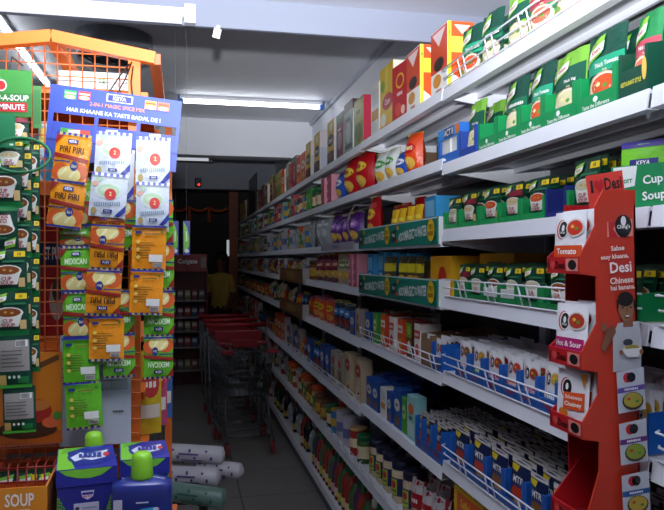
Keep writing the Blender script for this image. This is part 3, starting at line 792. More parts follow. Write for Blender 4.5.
# --- nearest bay, fifth shelf: blue trays of white sachets
CHT = [('t', "Ching's", .5, .2, .2, .7, 'b81f28')]
for px0, px1, k in ((455, 468, 'p'), (468, 482, 'g'), (482, 501, 'm'), (501, 518, 'o'), (518, 537, 'm'), (537, 557, 'b'), (557, 579, 'g'), (579, 601, 'p'), (603, 628, 'm'), (629, 649, 'b')):
    trayset('A', 4, px0, px1, '1f62b8', ['ch_' + k], 11, .085, .105, .27, 'blue', .42, CHT)
# --- nearest bay, sixth shelf
for px0, px1, k in ((450, 466, 'mtr'), (466, 485, 'mtr'), (485, 503, 'mtr2'), (503, 524, 'mtr'), (524, 544, 'mtr2'), (544, 566, 'mtr'), (567, 592, 'mtr2'), (593, 620, 'mtr')):
    trayset('A', 5, px0, px1, '1f5cb4', [k], 9, .1, .115, .27, 'blue', .28, ())
# --- nearest bay, seventh shelf
saf = carton(.24, .2, .315, 'e0b428', [('r', .12, .72, 1, .95, 'd8561e'), ('t', 'Saffola Veg', .58, .835, .11, .75, 'f2d83a'), ('r', .14, .05, .95, .68, '3a2a20'), ('e', .55, .3, .3, .2, 'c87a2a')], 'd8ac22', [('r', .2, .5, .8, .9, 'c8a03a')])
reg('saffola', saf, 'oats_carton', 'yellow carton with orange banner', 'box', .2)
put('saffola', 'A', 6, Y=Yat(450) - .13, dx=.01)
for px in (500, 530, 565): put('redpouch', 'A', 6, px, dx=.03)
for px in (460, 500, 545): put('ket_r', 'A', 7, px, dx=.03)

# --- second bay, top shelf
put('oj', 'B', 0, Y=2.69, dx=.015)
put('redbox', 'B', 0, Y=2.875, dx=.015, e=.08)
put('corn', 'B', 0, Y=3.085, dx=.02)
put('whitebox', 'B', 0, Y=3.275, dx=.02)
put('pinkbox', 'B', 0, Y=3.425, dx=.02)
# --- second bay, second shelf
put('chip_o', 'B', 1, 405, dx=.02, e=.25, sc=(.62, .7, .78))
put('chip_b', 'B', 1, 395, dx=.03, e=.2, sc=(.6, .6, .55))
put('chip_w', 'B', 1, 387, dx=.02, e=.2, sc=(.7, .7, .66))
put('chip_w', 'B', 1, 375, dx=.02, e=.2, sc=(.8, .7, .7))
put('sp_cream', 'B', 1, 367, dx=.05, e=.2)
put('kraft', 'B', 1, 416, dx=.2)
# --- second bay, third shelf (behind the green strip)
for k, px, dx, e, sc in (('chip_r', 390, .12, .2, (.6, .5, .85)), ('chip_r', 397, .18, .2, (.6, .5, .87)), ('chip_r', 411, .12, .2, (.6, .5, .88)), ('chip_r', 417, .18, .2, (.6, .5, .9)),
                         ('kraft', 377, .1, 0, (1, .8, .95)), ('kraft', 421, .03, 0, (.5, .6, 1.05)), ('bluebox', 430, .02, 0, (1, 1, .8)), ('bluebox', 380, .08, 0, (1, 1, .72))):
    put(k, 'B', 2, px, dx=dx, e=e, sc=sc)
ypk = pouch(.06, .14, .05, 'e8b414', [('e', .5, .4, .3, .14, 'd8502a'), ('r', .1, .6, .9, .7, 'f0d84a')], True, crumple=.1)
reg('ypk', ypk, 'drink_powder_pack', 'yellow drink powder pack', 'pack', .05)
for px in (390, 397, 405, 413): put('ypk', 'B', 2, px, dx=.03, e=.2)
# --- second bay, fourth shelf
for px, dx, s_ in ((367, .02, 1), (377, .06, 1.05), (385, .08, 1.05), (392, .1, 1.05), (400, .12, 1)): put('bluebox', 'B', 3, px, dx=dx * .6 + .01, sc=(.85, .8, s_ * .86))
cone = pouch(.085, .15, .05, '4a4226', [('r', 0, .55, 1, .8, 'd8c81e'), ('e', .5, .3, .36, .18, 'e0a02a'), ('e', .5, .3, .2, .1, '2a3a6a')], True, crumple=.12)
reg('cone', cone, 'drink_powder_pack', 'black and yellow powder pack', 'pack', .05)
for px, e in ((376, .2), (383, .4), (399, .3), (405, .5), (409, .1)): put('cone', 'B', 3, px, dx=.02, e=e)
put('kraft', 'B', 3, 418, dx=.04, sc=(1, 1, .9))
put('yellowbig', 'B', 3, Y=Yat(436), dx=.025, sc=(.8, .9, 1))
# --- second bay, fifth shelf
for k, px in (('juice_o', 383), ('juice_w', 391.5), ('juice_o', 400), ('juice_g', 409), ('juice_w', 417)):
    for j in range(3): put(k, 'B', 4, px, dx=.02 + j * .1, sc=(1.15, 1, .78))
trayset('B', 4, 421, 431, '8a6a4a', ['ch_p'], 2, .12, .14, .27, 'brown', .9, ())
for px0, px1, k in ((431, 442, 'o'),):
    trayset('B', 4, px0, px1, '1f62b8', ['ch_' + k], 13, .1, .12, .27, 'blue', .5, CHT)
put('bluepk', 'B', 4, 363, dx=.02, sc=(.7, 1, .8)); put('limepk', 'B', 4, 375, dx=.02, sc=(1, 1, .85)); put('bluepk', 'B', 4, 371, dx=.06, sc=(.9, 1, .9))
# --- second bay, sixth shelf
put('bluepk', 'B', 5, 369, dx=.02, sc=(.7, 1, .85)); put('bluepk', 'B', 5, 375, dx=.02, sc=(.7, 1, .85))
put('whitebox', 'B', 5, 383, dx=.02, sc=(.6, 1, .55)); put('bluepk', 'B', 5, 389, dx=.02, sc=(.5, 1, .8)); put('bluepk', 'B', 5, 397, dx=.02, sc=(.7, 1, 1))
big = pouch(.3, .22, .09, '1a3f8e', [('e', .5, .6, .36, .16, '2a2a3a'), ('t', 'OATS', .5, .62, .1, .5, 'd8c86a'), ('r', 0, .08, 1, .3, 'a89878')], crumple=.05)
reg('bigblue', big, 'oats_bag', 'large dark blue bag', 'bag', .09)
put('bigblue', 'B', 5, 388, dx=.27)
for px in (371, 380, 389, 398, 407):
    for dx in (.1, .18): put('bluepk', 'B', 5, px, dx=dx, sc=(.6, 1, .88 + .05 * (px % 2)))
put('limepk', 'B', 5, 404, dx=.02, sc=(.8, 1, .9)); put('aqua', 'B', 5, 411, dx=.015)
for px0, px1 in ((415, 422), (422, 431), (431, 442)):
    trayset('B', 5, px0, px1, '1f62b8', ['mtr'], 12, .12, .13, .27, 'blue', .35, CHT)
# --- second bay, seventh and bottom shelf
for px in (365.5, 373, 381.5, 391, 402): put('mayo', 'B', 6, px, dx=.02, e=.3)
for px in (370, 380, 393): put('mayo', 'B', 6, px, dx=.14, e=.3)
for px, e in ((412, .35), (421, .1), (430, .4), (438, .2)): put('redpouch', 'B', 6, px, dx=.03, e=e)
for px, e in ((414, .35), (426, .1), (436, .4)): put('redpouch', 'B', 6, px, dx=.10, e=e)
for i in range(14):
    y = BND['B'][0] + .06 + i * .094
    if y < BND['B'][1] - .04: put(['ket_r', 'ket_o'][i % 2], 'B', 7, Y=y, dx=.025)

# --- third bay
put('greenbox', 'C', 0, Y=Yat(361)+.13, dx=.02); put('silverbox', 'C', 0, Y=Yat(361)+.36, dx=.02); put('maroonbox', 'C', 0, Y=Yat(361)+.58, dx=.02); put('choco_o', 'C', 0, Y=Yat(339), dx=.06)
put('choco', 'C', 0, Y=Yat(327.5), dx=.02); put('redbox', 'C', 0, Y=Yat(321), dx=.06, sc=(.8, 1, 1.05)); put('choco', 'C', 0, Y=Yat(314), dx=.02)
put('cg', 'C', 0, 309, dx=.02)
put('chip_r', 'C', 1, 354, dx=.005, e=.3, sc=(.95, 1, 1.05)); put('chip_r', 'C', 1, 346, dx=.03, e=.3); put('chip_b', 'C', 1, 336, dx=.02, sc=(.8, .7, .8))
put('pinkstack', 'C', 1, 329, dx=.01, sc=(1, 1, 1.1)); put('pinkstack', 'C', 1, 322.5, dx=.01, sc=(.8, 1, 1.1))
for px in (316, 312): put('jar_g', 'C', 1, px, dx=.02)
put('chip_r', 'B', 2, Y=Yat(361) - .075, dx=.012, e=.15, sc=(.8, .6, .95))
for px in (349.5, 343, 336.5, 331): put('chip_p', 'C', 2, px, dx=.02, e=.2, sc=(.75, .7, .8))
for px in (322, 316, 311): put('clearbag', 'C', 2, px, dx=.02, e=.3)
for px in (355, 350): put('pinkstack', 'C', 3, px, dx=.01, sc=(.5, 1, 1.1), look='slim pale pink carton')
for px, k, e in ((342, 'chip_c', .5), (336, 'chip_c', .6), (330, 'chip_m', .5), (325, 'chip_m', .5), (320, 'chip_m', .4), (315.5, 'chip_m', .5), (311, 'chip_m', .5)):
    put(k, 'C', 3, px, dx=.02, e=e, sc=(.9, .9, .78))
for px, k in ((357.5, 'whitepk'), (352, 'bluepk')): put(k, 'C', 4, px, dx=.02, sc=(.7, 1, .75))
for px in (345, 340, 335.5, 331.5): put('noodle_b', 'C', 4, px, dx=.02, e=.3, sc=(1.1, 1, 1.05))
for px in (327, 323.5, 320, 317, 314, 311): put('noodle_o', 'C', 4, px, dx=.02, e=.3, sc=(1.1, 1, 1.05))
put('redoat', 'C', 5, 358, dx=.02); put('redoat', 'C', 5, 347.5, dx=.02); put('whitepk', 'C', 5, 339.5, dx=.02); put('whitepk', 'C', 5, 333, dx=.02)
for px in (327, 322): put('bluepk', 'C', 5, px, dx=.02, sc=(.8, 1, 1.15))
for px in (317.5, 314, 311): put('noodle_b', 'C', 5, px, dx=.02, e=.2, sc=(1, 1, 1.2))
for k, px in (('jar_g', 357), ('tin_r', 350), ('tin_w', 343), ('tin_w', 336.5), ('tin_y', 331), ('jar_g', 326), ('jar_b', 320), ('jar_b', 315), ('jar_o', 310.5)):
    put(k, 'C', 6, px, dx=.02)
for k, px in (('tin_w', 354), ('tin_w', 347), ('tin_r', 339)): put(k, 'C', 6, px, dx=.14)
for i in range(20):
    y = BND['C'][0] + .06 + i * .094
    if y < BND['C'][1] - .04: put(['ket_g', 'ket_r', 'ket_p', 'ket_g', 'ket_r', 'ket_r'][i % 6], 'C', 7, Y=y, dx=.025)

# --- farther bays: rows of mixed goods, one by one
FAR = {0: ['choco', 'cg', 'choco_o', 'greenbox', 'whitebox', 'corn', 'silverbox', 'redbox', 'maroonbox'],
       1: ['jar_g', 'jar_b', 'tin_w', 'limepk', 'tin_r', 'pinkbox', 'aqua', 'tin_y'],
       2: ['clearbag', 'jar_g', 'tin_y', 'jar_o', 'clearbag', 'chip_c', 'tin_w'],
       3: ['chip_m', 'chip_c', 'jar_b', 'tin_w', 'clearbag', 'noodle_o'],
       4: ['noodle_o', 'noodle_o', 'noodle_b', 'chip_c', 'jar_g', 'noodle_o'],
       5: ['noodle_o', 'noodle_b', 'bluepk', 'whitepk', 'noodle_b', 'choco_o'],
       6: ['jar_o', 'jar_o', 'jar_b', 'tin_r', 'clearbag', 'jar_g'],
       7: ['ket_d', 'clearbag', 'ket_d', 'ket_g', 'clearbag', 'ket_r']}
WID = {}
for k, q in P.items(): WID[k] = max(v.co.x for v in q[0].vertices) - min(v.co.x for v in q[0].vertices)
LIM = {0: .31, 1: .19, 2: .2, 3: .16, 4: .19, 5: .23, 6: .22, 7: .3}
HEI = {}
for k, q in P.items(): HEI[k] = max(v.co.z for v in q[0].vertices)
for b in 'DEFGH':
    for T in range(8):
        y0, y1 = BND[b]
        y = y0 + .03
        while True:
            k = R.choice(FAR[T])
            gap = R.uniform(.012, .03)
            w = WID[k]
            if y + w + gap > y1 - .02: break
            zs = min(1, LIM[T] / HEI[k])
            put(k, b, T, Y=y + w / 2 + gap / 2, dx=.03 if P[k][4] < .12 else .02, e=0 if P[k][4] < .085 and k not in ('clearbag', 'chip_m') else 0, sc=(1, 1, zs))
            y += w + gap

# --- the cut-off bay at the right edge
P['bluewide'] = (carton(.2, .12, .16, '2a74b8', [('r', 0, 0, 1, .5, '1a2440'), ('e', .7, .4, .2, .2, 'd8c08a'), ('e', .7, .3, .12, .1, 'e8d83a')], 'c8b890').mesh('carton'), 'carton', 'blue carton with dark base', 'box', .12)
for T, dx in ((3, .02), (4, .03)):
    put('bluewide', 'Z', T, Y=BND['Z'][1] - .12, dx=dx, sc=(1, 1, 1 if T == 3 else 1.1))
put('sp_cream', 'Z', 1, Y=BND['Z'][1] - .1, dx=.03)
put('sp_tomato', 'Z', 0, Y=BND['Z'][1] - .1, dx=.03)
for T, k in ((5, 'bluewide'),): put(k, 'Z', T, Y=BND['Z'][1] - .13, dx=.03)

# ------------------------------------------------------------------ shelf-edge strips and boards
def strip(T, label):
    y0, y1 = BND['B']
    L = y1 - y0 - .03
    h = .098
    mb = MB()
    mb.box(-L / 2, L / 2, 0, .006, 0, h, card('16806e'))
    mb.box(L / 2 - .004, L / 2, .006, .05, 0, h, card('dfe0e2'))
    ds = [('r', 0, .94, 1, .99, 'cfd8d4')]
    for o in (0, .5):
        ds += [('p', [(o + .015, .2), (o + .075, .28), (o + .07, .74), (o + .01, .62)], '123a2e'), ('t', 'Tang', o + .042, .48, .2, .05, 'eef2ea', .1),
               ('e', o + .1, .78, .014, .1, 'd8902a'), ('e', o + .085, .24, .012, .1, 'c8442a'),
               ('t', 'ADDS', o + .145, .38, .34, .07, 'e4ece8', .06), ('t', 'MAGIC', o + .235, .44, .42, .1, 'e4ece8', .04), ('t', 'TO', o + .305, .48, .3, .03, 'e4ece8', .04), ('t', 'WATER', o + .37, .52, .4, .09, 'e4ece8', .04),
               ('e', o + .455, .52, .034, .42, 'e2b61e'), ('t', 'TRY', o + .455, .64, .18, .045, '2a2a18'), ('t', 'NOW', o + .455, .4, .18, .045, '2a2a18')]
    mb.prints(ds, L, h, lambda x, z, e: (x - L / 2, -e, z))
    o = ob('shelf_strip', mb, None, (XF - .016, (y0 + y1) / 2, Z['B', T] - .03), (0, 0, shelf_rot()))
    tag(o, label, 'sign', 'green strips on the shelf edges')
strip(2, 'green shelf strip with yellow ovals, the upper one, below red bags')
strip(3, 'green shelf strip with yellow ovals, the lower one, below blue cartons')
for T, lb in ((3, 'brown printed board on the fourth shelf edge of the fourth bay'), (4, 'brown printed board on the fifth shelf edge of the fourth bay')):
    y0, y1 = Yat(305.5), Yat(282)
    L = y1 - y0
    mb = MB().box(-L / 2, L / 2, 0, .01, 0, .11, card('6a4a2e'))
    mb.box(L / 2 - .012, L / 2 + .002, .0, .05, 0, .115, card('b8b4b0'))
    mb.prints([('r', .03, .15, .97, .85, '7e5a36'), ('e', .5, .5, .25, .3, '9a7a3a'), ('r', .1, .35, .35, .65, '8a3a2a')], L, .11, lambda x, z, e: (x - L / 2, -e, z))
    tag(ob('shelf_board', mb, None, (XF - .022, (y0 + y1) / 2, Z['D', T] - .035), (0, 0, shelf_rot())), lb, 'sign', 'brown boards on the shelf edges')
# bent clear plastic arch at the purple bags
ya, yb = Yat(356), Yat(323)
ar = empty('plastic_arch', (XF, (ya + yb) / 2, Z['C', 2]))
L = (yb - ya) / 2
for sgn, nm in ((1, 'far_band'), (-1, 'near_band')):
    pts = [(.0 - .02 * sin(t * pi / 10) * 2.0 - .008, sgn * L, .0 + .20 * t / 10 + .0) for t in range(11)]
    mb = MB()
    vs, fs = [], []
    for k, (x, yq, zq) in enumerate(pts):
        for xx, yy in ((x, yq - .012), (x, yq + .012), (x + .002, yq + .012), (x + .002, yq - .012)):
            vs.append((xx, yy, zq))
    for k in range(10):
        for j in range(4):
            fs.append((k * 4 + j, k * 4 + (j + 1) % 4, k * 4 + 4 + (j + 1) % 4, k * 4 + 4 + j))
    mb.add(vs, fs, mat('8f8378', .15, 0, .03), True)
    ob(nm, mb, ar)
mb = MB().box(-.012, .10, -L, L, .2, .203, mat('a9a4a6', .15, 0, .03))
ob('top_band', mb, ar)
mb = MB().box(-.013, -.010, -L, L, -.03, .012, mat('c8c2cc', .2))
mb.prints([('t', 'choco bliss', .5, .5, .5, .7, '5a4a7a')], 2 * L, .04, lambda x, z, e: (-.0135 - e, L - x, z - .03))
ob('front_strip', mb, ar)
tag(ar, 'bent plastic arch framing the purple bags on third shelf', 'display frame')
# dark framed board at the far end of the top shelf
ya, yb = Yat(257, XF + .03), Yat(249.5, XF + .03)
fb = empty('framed_board', (XF + .03, (ya + yb) / 2, Z['G', 0] + .001))
ob('frame', MB().box(-.008, .0, -(yb - ya) / 2, (yb - ya) / 2, 0, .5, mat('17181b', .4), .003), fb)
ob('panel', MB().box(-.012, -.006, -(yb - ya) / 2 + .03, (yb - ya) / 2 - .03, .03, .47, mat('34343a', .3)), fb)
tag(fb, 'dark framed board standing at the far top shelf', 'board')

# ================================================================== red cardboard sachet stand at right
reg('ch_s', pouch(.082, .115, .012, 'e6e6ea', [('e', .34, .7, .2, .17, 'c8242c'), ('e', .38, .7, .18, .16, 'e6e6ea'), ('e', .39, .7, .15, .14, '141416'), ('e', .39, .72, .05, .06, 'eeeeea'), ('p', [(.3, .32), (.92, .36), (.92, .66), (.3, .62)], 'd8501e'),
    ('t', 'Schezwan', .61, .56, .07, .5, 'f4e8d8', .06), ('t', 'Chutney', .61, .43, .1, .54, 'f8f0e4', .06), ('e', .3, .26, .16, .08, 'd87a1e'), ('e', .6, .12, .2, .1, '5a4a2a'), ('p', [(.75, .98), (.98, .98), (.9, .75)], 'd8902a')]), 'masala_sachet', 'white sachet', 'sachet', .012)
RED = card('bb1a22'); RED2 = card('c8361e')
SY0, SY1 = 1.19, 1.315                       # near and far side
SXF, SXB = .765, .885                        # front and back
st = empty('cardboard_stand', ((SXF + SXB) / 2, (SY0 + SY1) / 2, 0), (0, radians(-1.1), 0))
hw, hd = (SXB - SXF) / 2, (SY1 - SY0) / 2
def zs(py):                                  # height on the near side plane, mid panel
    return onY(620, py, SY0)[1]
zt = zs(190)
ob('back_board', MB().box(hw - .004, hw, -hd, hd, 0, zs(205), RED), st)
ob('far_side', MB().box(-hw * .3, hw, hd - .004, hd, 0, zt - .02, RED), st)
# near side panel with a stepped profile: wide column plus pocket cheeks
def side_poly():
    tiers = [(225, 273), (322, 368), (393, 437), (470, 540)]
    pts = [(hw, 0), (hw, zt), (-.008, zt), (-.026, zs(206))]
    for i, (a, b_) in enumerate(tiers):
        pts += [(-.026, zs(a)), (-hw, zs(b_ - 17)), (-hw, zs(b_)), (-.026, zs(b_ + 3))]
    pts += [(-.026, 0)]
    return pts
sp = side_poly()
sb = MB()
n = len(sp)
vs = [(x, -hd, z) for x, z in sp] + [(x, -hd + .004, z) for x, z in sp]
sb.add(vs, [tuple(range(n))[::-1], tuple(range(n, 2 * n))] + [(i, (i + 1) % n, (i + 1) % n + n, i + n) for i in range(n)], RED2)
W = 2 * hw
H0, H1 = zs(510), zt
def spn(ds):
    sb.prints(ds, 1, 1, lambda x, z, e: (x, -hd - e, z))
def pxr(px, py):                              # point of the side panel in stand-local x, z
    X, zz = onY(px, py, SY0)
    lean = radians(-1.1)
    X -= st.location.x
    return X * cos(lean) - zz * sin(lean), X * sin(lean) + zz * cos(lean)
def q(*p): return [pxr(a, b_) for a, b_ in p]
def T_(tx, px, py, hpx, wpx, c, rot=-.06):
    x, z = pxr(px, py)
    m = depth(*( .82, SY0)) / F
    return ('t', tx, x, z, hpx * m, wpx * m * 1.05, c, rot * -1)
def E_(px, py, rx, ry, c):
    x, z = pxr(px, py); m = depth(.82, SY0) / F
    return ('e', x, z, rx * m, ry * m, c)
prn = [('p', q((607, 222), (632, 219), (633, 236), (607, 237)), 'e8907a'), ('p', q((608, 222), (616, 221), (613, 229), (618, 237), (609, 238)), 'c0202a'), E_(623, 226, 9.5, 11.5, '151517'), E_(623, 221, 3, 5, 'eeeae6'),
       T_("Ching's", 623, 227, 5, 17, 'f4f0ea'), T_('Sabse', 617, 248, 5, 16, 'f6e6d8'), T_('easy khaana,', 614, 257, 6, 40, 'f6e6d8'), T_('Desi', 620, 267, 11, 23, 'f8ece0'), T_('Chinese', 621, 280, 6.5, 25, 'f6e6d8'), T_('hai banana.', 622, 287, 5, 26, 'f6e6d8'),
       # printed boy eating noodles
       ('p', q((612, 335), (617, 323), (638, 321), (641, 340), (640, 368), (612, 372)), 'b4b4b8'), E_(603, 327, 3.2, 4.2, '8a5a40'), ('p', q((605, 330), (613, 324), (615, 332), (604, 352), (600, 348)), '7e5038'),
       ('p', q((622, 318), (631, 317), (632, 326), (622, 327)), '8a5a40'), E_(625, 309, 8.5, 12, '9a6a4c'), E_(624, 299, 9, 7.5, '121010'), ('p', q((615, 300), (618, 298), (617, 308), (615.5, 310)), '121010'), ('p', q((632, 298), (634, 300), (633.5, 309), (632, 308)), '121010'),
       E_(621, 307.5, 1.4, .8, '1a1210'), E_(629, 307, 1.4, .8, '1a1210'), ('p', q((624.4, 307), (626, 307), (626.6, 312), (623.8, 312)), '865840'), E_(625.5, 316.5, 3.2, 1.7, '5a2420'), E_(625.5, 315.8, 2.4, .7, 'e8e4dc'),
       E_(626, 342, 5.5, 3.5, '2a3440'), E_(630, 348, 10, 3.8, 'd8c8a0'), E_(630, 347, 8, 2.6, '9a8a3a'), ('p', q((620, 349), (640, 347), (636, 356), (625, 357)), 'dcd8d4'), E_(619, 352, 2.4, 2.6, '8a5a40'), E_(639, 351, 2.4, 2.6, '8a5a40')]
for y0, bc, fc in ((366, '6a4a9a', 'b0a03a'), (417, '6a2a7a', '8a9a2a'), (468, '2a5a9a', 'c0a03a')):
    dx = (y0 - 366) * .035
    prn += [('p', q((614 + dx, y0 + 6), (641 + dx, y0), (643 + dx, y0 + 42), (616 + dx, y0 + 47)), 'c4c6cc'), E_(625 + dx, y0 + 11, 5, 5.2, 'c0202a'), E_(628.5 + dx, y0 + 10.5, 5, 5, '141416'),
            ('p', q((615 + dx, y0 + 22), (642 + dx, y0 + 17), (642 + dx, y0 + 22), (615 + dx, y0 + 27)), bc), T_('CHOWMEIN', 628.5 + dx, y0 + 22, 2.6, 20, 'eceaf0'), E_(630 + dx, y0 + 34, 12, 9, '3a2a1e'), E_(630 + dx, y0 + 33, 10.5, 7.5, fc), E_(626 + dx, y0 + 32, 2, 1.4, 'c83a22'), E_(634 + dx, y0 + 34, 2, 1.4, '4a8a2a')]
spn(prn)
ob('near_side', sb, st)
m_ = depth(.84, SY0) / F
hwd, hht = 32 * m_ * 1.1, 30 * m_
head = MB().box(-hwd / 2, hwd / 2, 0, .003, -.03, hht, card('d2382c'))
head.prints([('t', 'I', .14, .6, .42, .1, '1a1214'), ('t', 'Desi', .72, .62, .42, .46, '1a1214'), ('t', 'CHINESE', .72, .22, .15, .4, '1a1214'),
             ('p', [(.34, .36), (.47, .6), (.46, .75), (.40, .82), (.34, .72), (.28, .82), (.22, .75), (.21, .6)], 'b01420')], hwd, hht, lambda x, z, e: (x - hwd / 2, -e, z))
hx, hz_ = pxr(611, 201)
ob('header', head, st, (hx + .012, -hd + .03, hz_), (0, radians(-6), radians(-38)))
for i, (a, b_) in enumerate([(225, 273), (322, 368), (393, 437), (470, 530)]):
    z0, z1 = zs(b_), zs(b_ - 17)
    mb = MB()
    mb.box(-hw, -hw + .004, -hd + .004, hd - .004, z0, z1, RED)
    mb.box(-hw + .004, hw - .004, -hd + .004, hd - .004, z0, z0 + .004, card('8a1218'))
    mb.add([(-hw, hd - .0095, z0), (-hw, hd - .0095, z1), (hw * .2, hd - .0095, zs(a)), (hw - .004, hd - .0095, zs(a)), (hw - .004, hd - .0095, z0), (-hw, hd - .0055, z0), (-hw, hd - .0055, z1), (hw * .2, hd - .0055, zs(a)), (hw - .004, hd - .0055, zs(a)), (hw - .004, hd - .0055, z0)],
           [(0, 1, 2, 3, 4), (9, 8, 7, 6, 5), (0, 5, 6, 1), (1, 6, 7, 2), (2, 7, 8, 3)], RED)
    mb.prints([('t', 'I', .1, .5, .5, .1, '2a0a0c'), ('p', [(.22, .2), (.3, .5), (.28, .7), (.24, .76), (.22, .66), (.2, .76), (.16, .7), (.14, .5)], 'd84a4a'), ('t', 'Desi', .44, .5, .45, .26, '2a0a0c'), ('r', .62, .15, .96, .9, 'e08a80'), ('e', .8, .52, .12, .3, '151517')],
              2 * hd, z1 - z0, lambda x, z, e: (-hw - e, hd - x, z0 + z))
    po = ob('pocket', mb, st)
    if i < 3:
        key = ['ch_o', 'ch_m', 'ch_s'][i]
        nms = ['orange banded white sachet', 'magenta banded white sachet', 'orange chutney white sachet']
        for j in range(2 if i != 1 else 4):
            zz = z0 + .006
            lx = (-hw + .012 + j * .017)
            wp = st.matrix_basis @ Vector((lx, -.004 + .003 * j, zz))
            s = ob('masala_sachet', P[key][0], None, wp, (radians(-3), 0, shelf_rot(.12)), (1.15, 1, 1.0 + .03 * (j % 2)))
            s['category'] = 'sachet'
            s['label'] = ('front ' if j == 0 else 'rear ') + nms[i] + ' in the ' + ['upper', 'middle', 'lower'][i] + ' pocket of red cardboard stand'
            s['group'] = 'sachets in the ' + ['upper', 'middle', 'lower'][i] + ' stand pocket'
tag(st, 'red cardboard sachet stand with pockets and printed boy in front of shelves', 'display stand')

# ================================================================== orange rack at left
OR = mat('e8742a', .4, 0, .05, 6); ORW = mat('d9703a', .4, 0, .04)
RY = 1.62; RYB = 2.12
def V(px, py, Y):
    X, zq = onY(px, py, Y); return Vector((X, Y, zq))
rk = empty('orange_rack', (V(52, 100, RY).x, RY, 0))
def loc(v): return Vector(v) - rk.location
A_, Pk, B_ = V(-62, 61, RY), V(52, 37, RY), V(155, 59, RY)
A_.z = B_.z
th = .026
def rbar(nm, a, b_, w=th, h=th, m=OR): return ob(nm, MB().bar(loc(a), loc(b_), w, h, m), rk)
rbar('gable_bar', A_, Pk); rbar('gable_bar', Pk, B_)
rbar('gable_bar', A_ + Vector((0, RYB - RY, 0)), Pk + Vector((0, RYB - RY, 0))); rbar('gable_bar', Pk + Vector((0, RYB - RY, 0)), B_ + Vector((0, RYB - RY, 0)))
for p in (A_, Pk, B_): rbar('roof_bar', p, p + Vector((0, RYB - RY, 0)), .024, .024, mat('b8623a', .4, 0, .05) if p is B_ else OR)
xp = V(134, 80, RY).x
rbar('post', (xp, RY + .02, 0), (xp, RY + .02, V(134, 52, RY).z)); 
xq = B_.x - .005
xr_ = V(168.5, 400, RYB).x
rbar('post', (xr_, RYB, 0), (xr_, RYB, B_.z), .02, .02); rbar('post', (A_.x, RY, 0), (A_.x, RY, A_.z)); rbar('post', (A_.x, RYB, 0), (A_.x, RYB, A_.z))
for py in (187, 350, 470, 500):
    zq = V(50, py, RY).z
    rbar('cross_bar', (A_.x, RY + .03, zq), (xp, RY + .03, zq), .02, .03)
rbar('brace', (xp + .01, RY + .05, V(140, 470, RY).z), (xq, RYB, V(160, 360, RYB).z), .02, .02)
rbar('brace', (xp + .01, RY + .05, V(140, 400, RY).z), (xq, RYB, V(160, 300, RYB).z), .02, .02)
rbar('side_bar', (xp, RY + .02, 1.02), (xq, RYB, 1.02), .02, .02)
me = MB()
x = A_.x
stp = .0262
k = 0
while x < xp:
    top = Pk.z - abs(x - Pk.x) / (B_.x - Pk.x) * (Pk.z - B_.z) - .012
    me.tube([loc((x, RY + .012, 0.95)), loc((x, RY + .012, top))], .0016, ORW, 5); x += stp
zq = .95
while zq < Pk.z:
    xa, xb = A_.x, xp
    if zq > B_.z:
        f_ = (Pk.z - zq) / (Pk.z - B_.z) * (B_.x - Pk.x); xa, xb = Pk.x - f_, min(xp, Pk.x + f_)
    me.tube([loc((xa, RY + .014, zq)), loc((xb, RY + .014, zq))], .0016, ORW, 5); zq += stp
ob('wire_mesh', me, rk)
# stub pegs on the post
for py in (352, 365, 379, 392, 405, 418, 432):
    zq = V(134, py, RY).z
    ob('peg', MB().tube([loc((xp - .03, RY - .004, zq)), loc((xp + .015, RY - .004, zq - .002))], .002, ORW, 5), rk)
# ledge in front of the rack that carries cartons and baskets
LZ = 1.075
lx0, lx1 = V(-60, 510, 1.2).x, V(176, 510, 1.2).x
ob('ledge', MB().box(lx0 - rk.location.x, lx1 - rk.location.x, 1.10 - RY, RY - .02 - RY, LZ - .02, LZ, mat('b85a2a', .5)), rk)
rbar('ledge_leg', (lx0 + .02, 1.12, 0), (lx0 + .02, 1.12, LZ - .02)); rbar('ledge_leg', (lx1 - .02, 1.12, 0), (lx1 - .02, 1.12, LZ - .02))
rbar('rear_shelf_bar', (A_.x, RYB - .02, V(50, 80, 1.85).z - .08), (xq, RYB - .02, V(50, 80, 1.85).z - .08), .02, .02)
ob('inner_shelf', MB().box(A_.x - rk.location.x, xq - .012 - rk.location.x, .03, RYB - RY - .03, V(90, 108, 1.85).z - .012, V(90, 108, 1.85).z, OR), rk)
for py in (195, 330):
    zq = V(90, py, 1.85).z
    ob('inner_shelf', MB().box(A_.x - rk.location.x, xq - .012 - rk.location.x, .05, RYB - RY - .03, zq - .012, zq, OR), rk)
tag(rk, 'orange metal wire rack with pitched top at the left', 'rack')

def flat(name, px0, px1, py0, py1, Y, t, c, ds, label, cat, roty=0.0, par=None, grp=None):
    """upright sheet or box facing the camera side, its front at Y"""
    x0, zb = onY(px0, py1, Y); x1, ztp = onY(px1, py0, Y)
    w, h = x1 - x0, ztp - zb
    mb = MB().box(-w / 2, w / 2, 0, t, 0, h, card(c))
    mb.prints(ds, w, h, lambda x, z, e: (x - w / 2, -e, z))
    o = ob(name, mb, par, ((x0 + x1) / 2, Y, zb), (0, roty, 0))
    if label: tag(o, label, cat, grp)
    return o
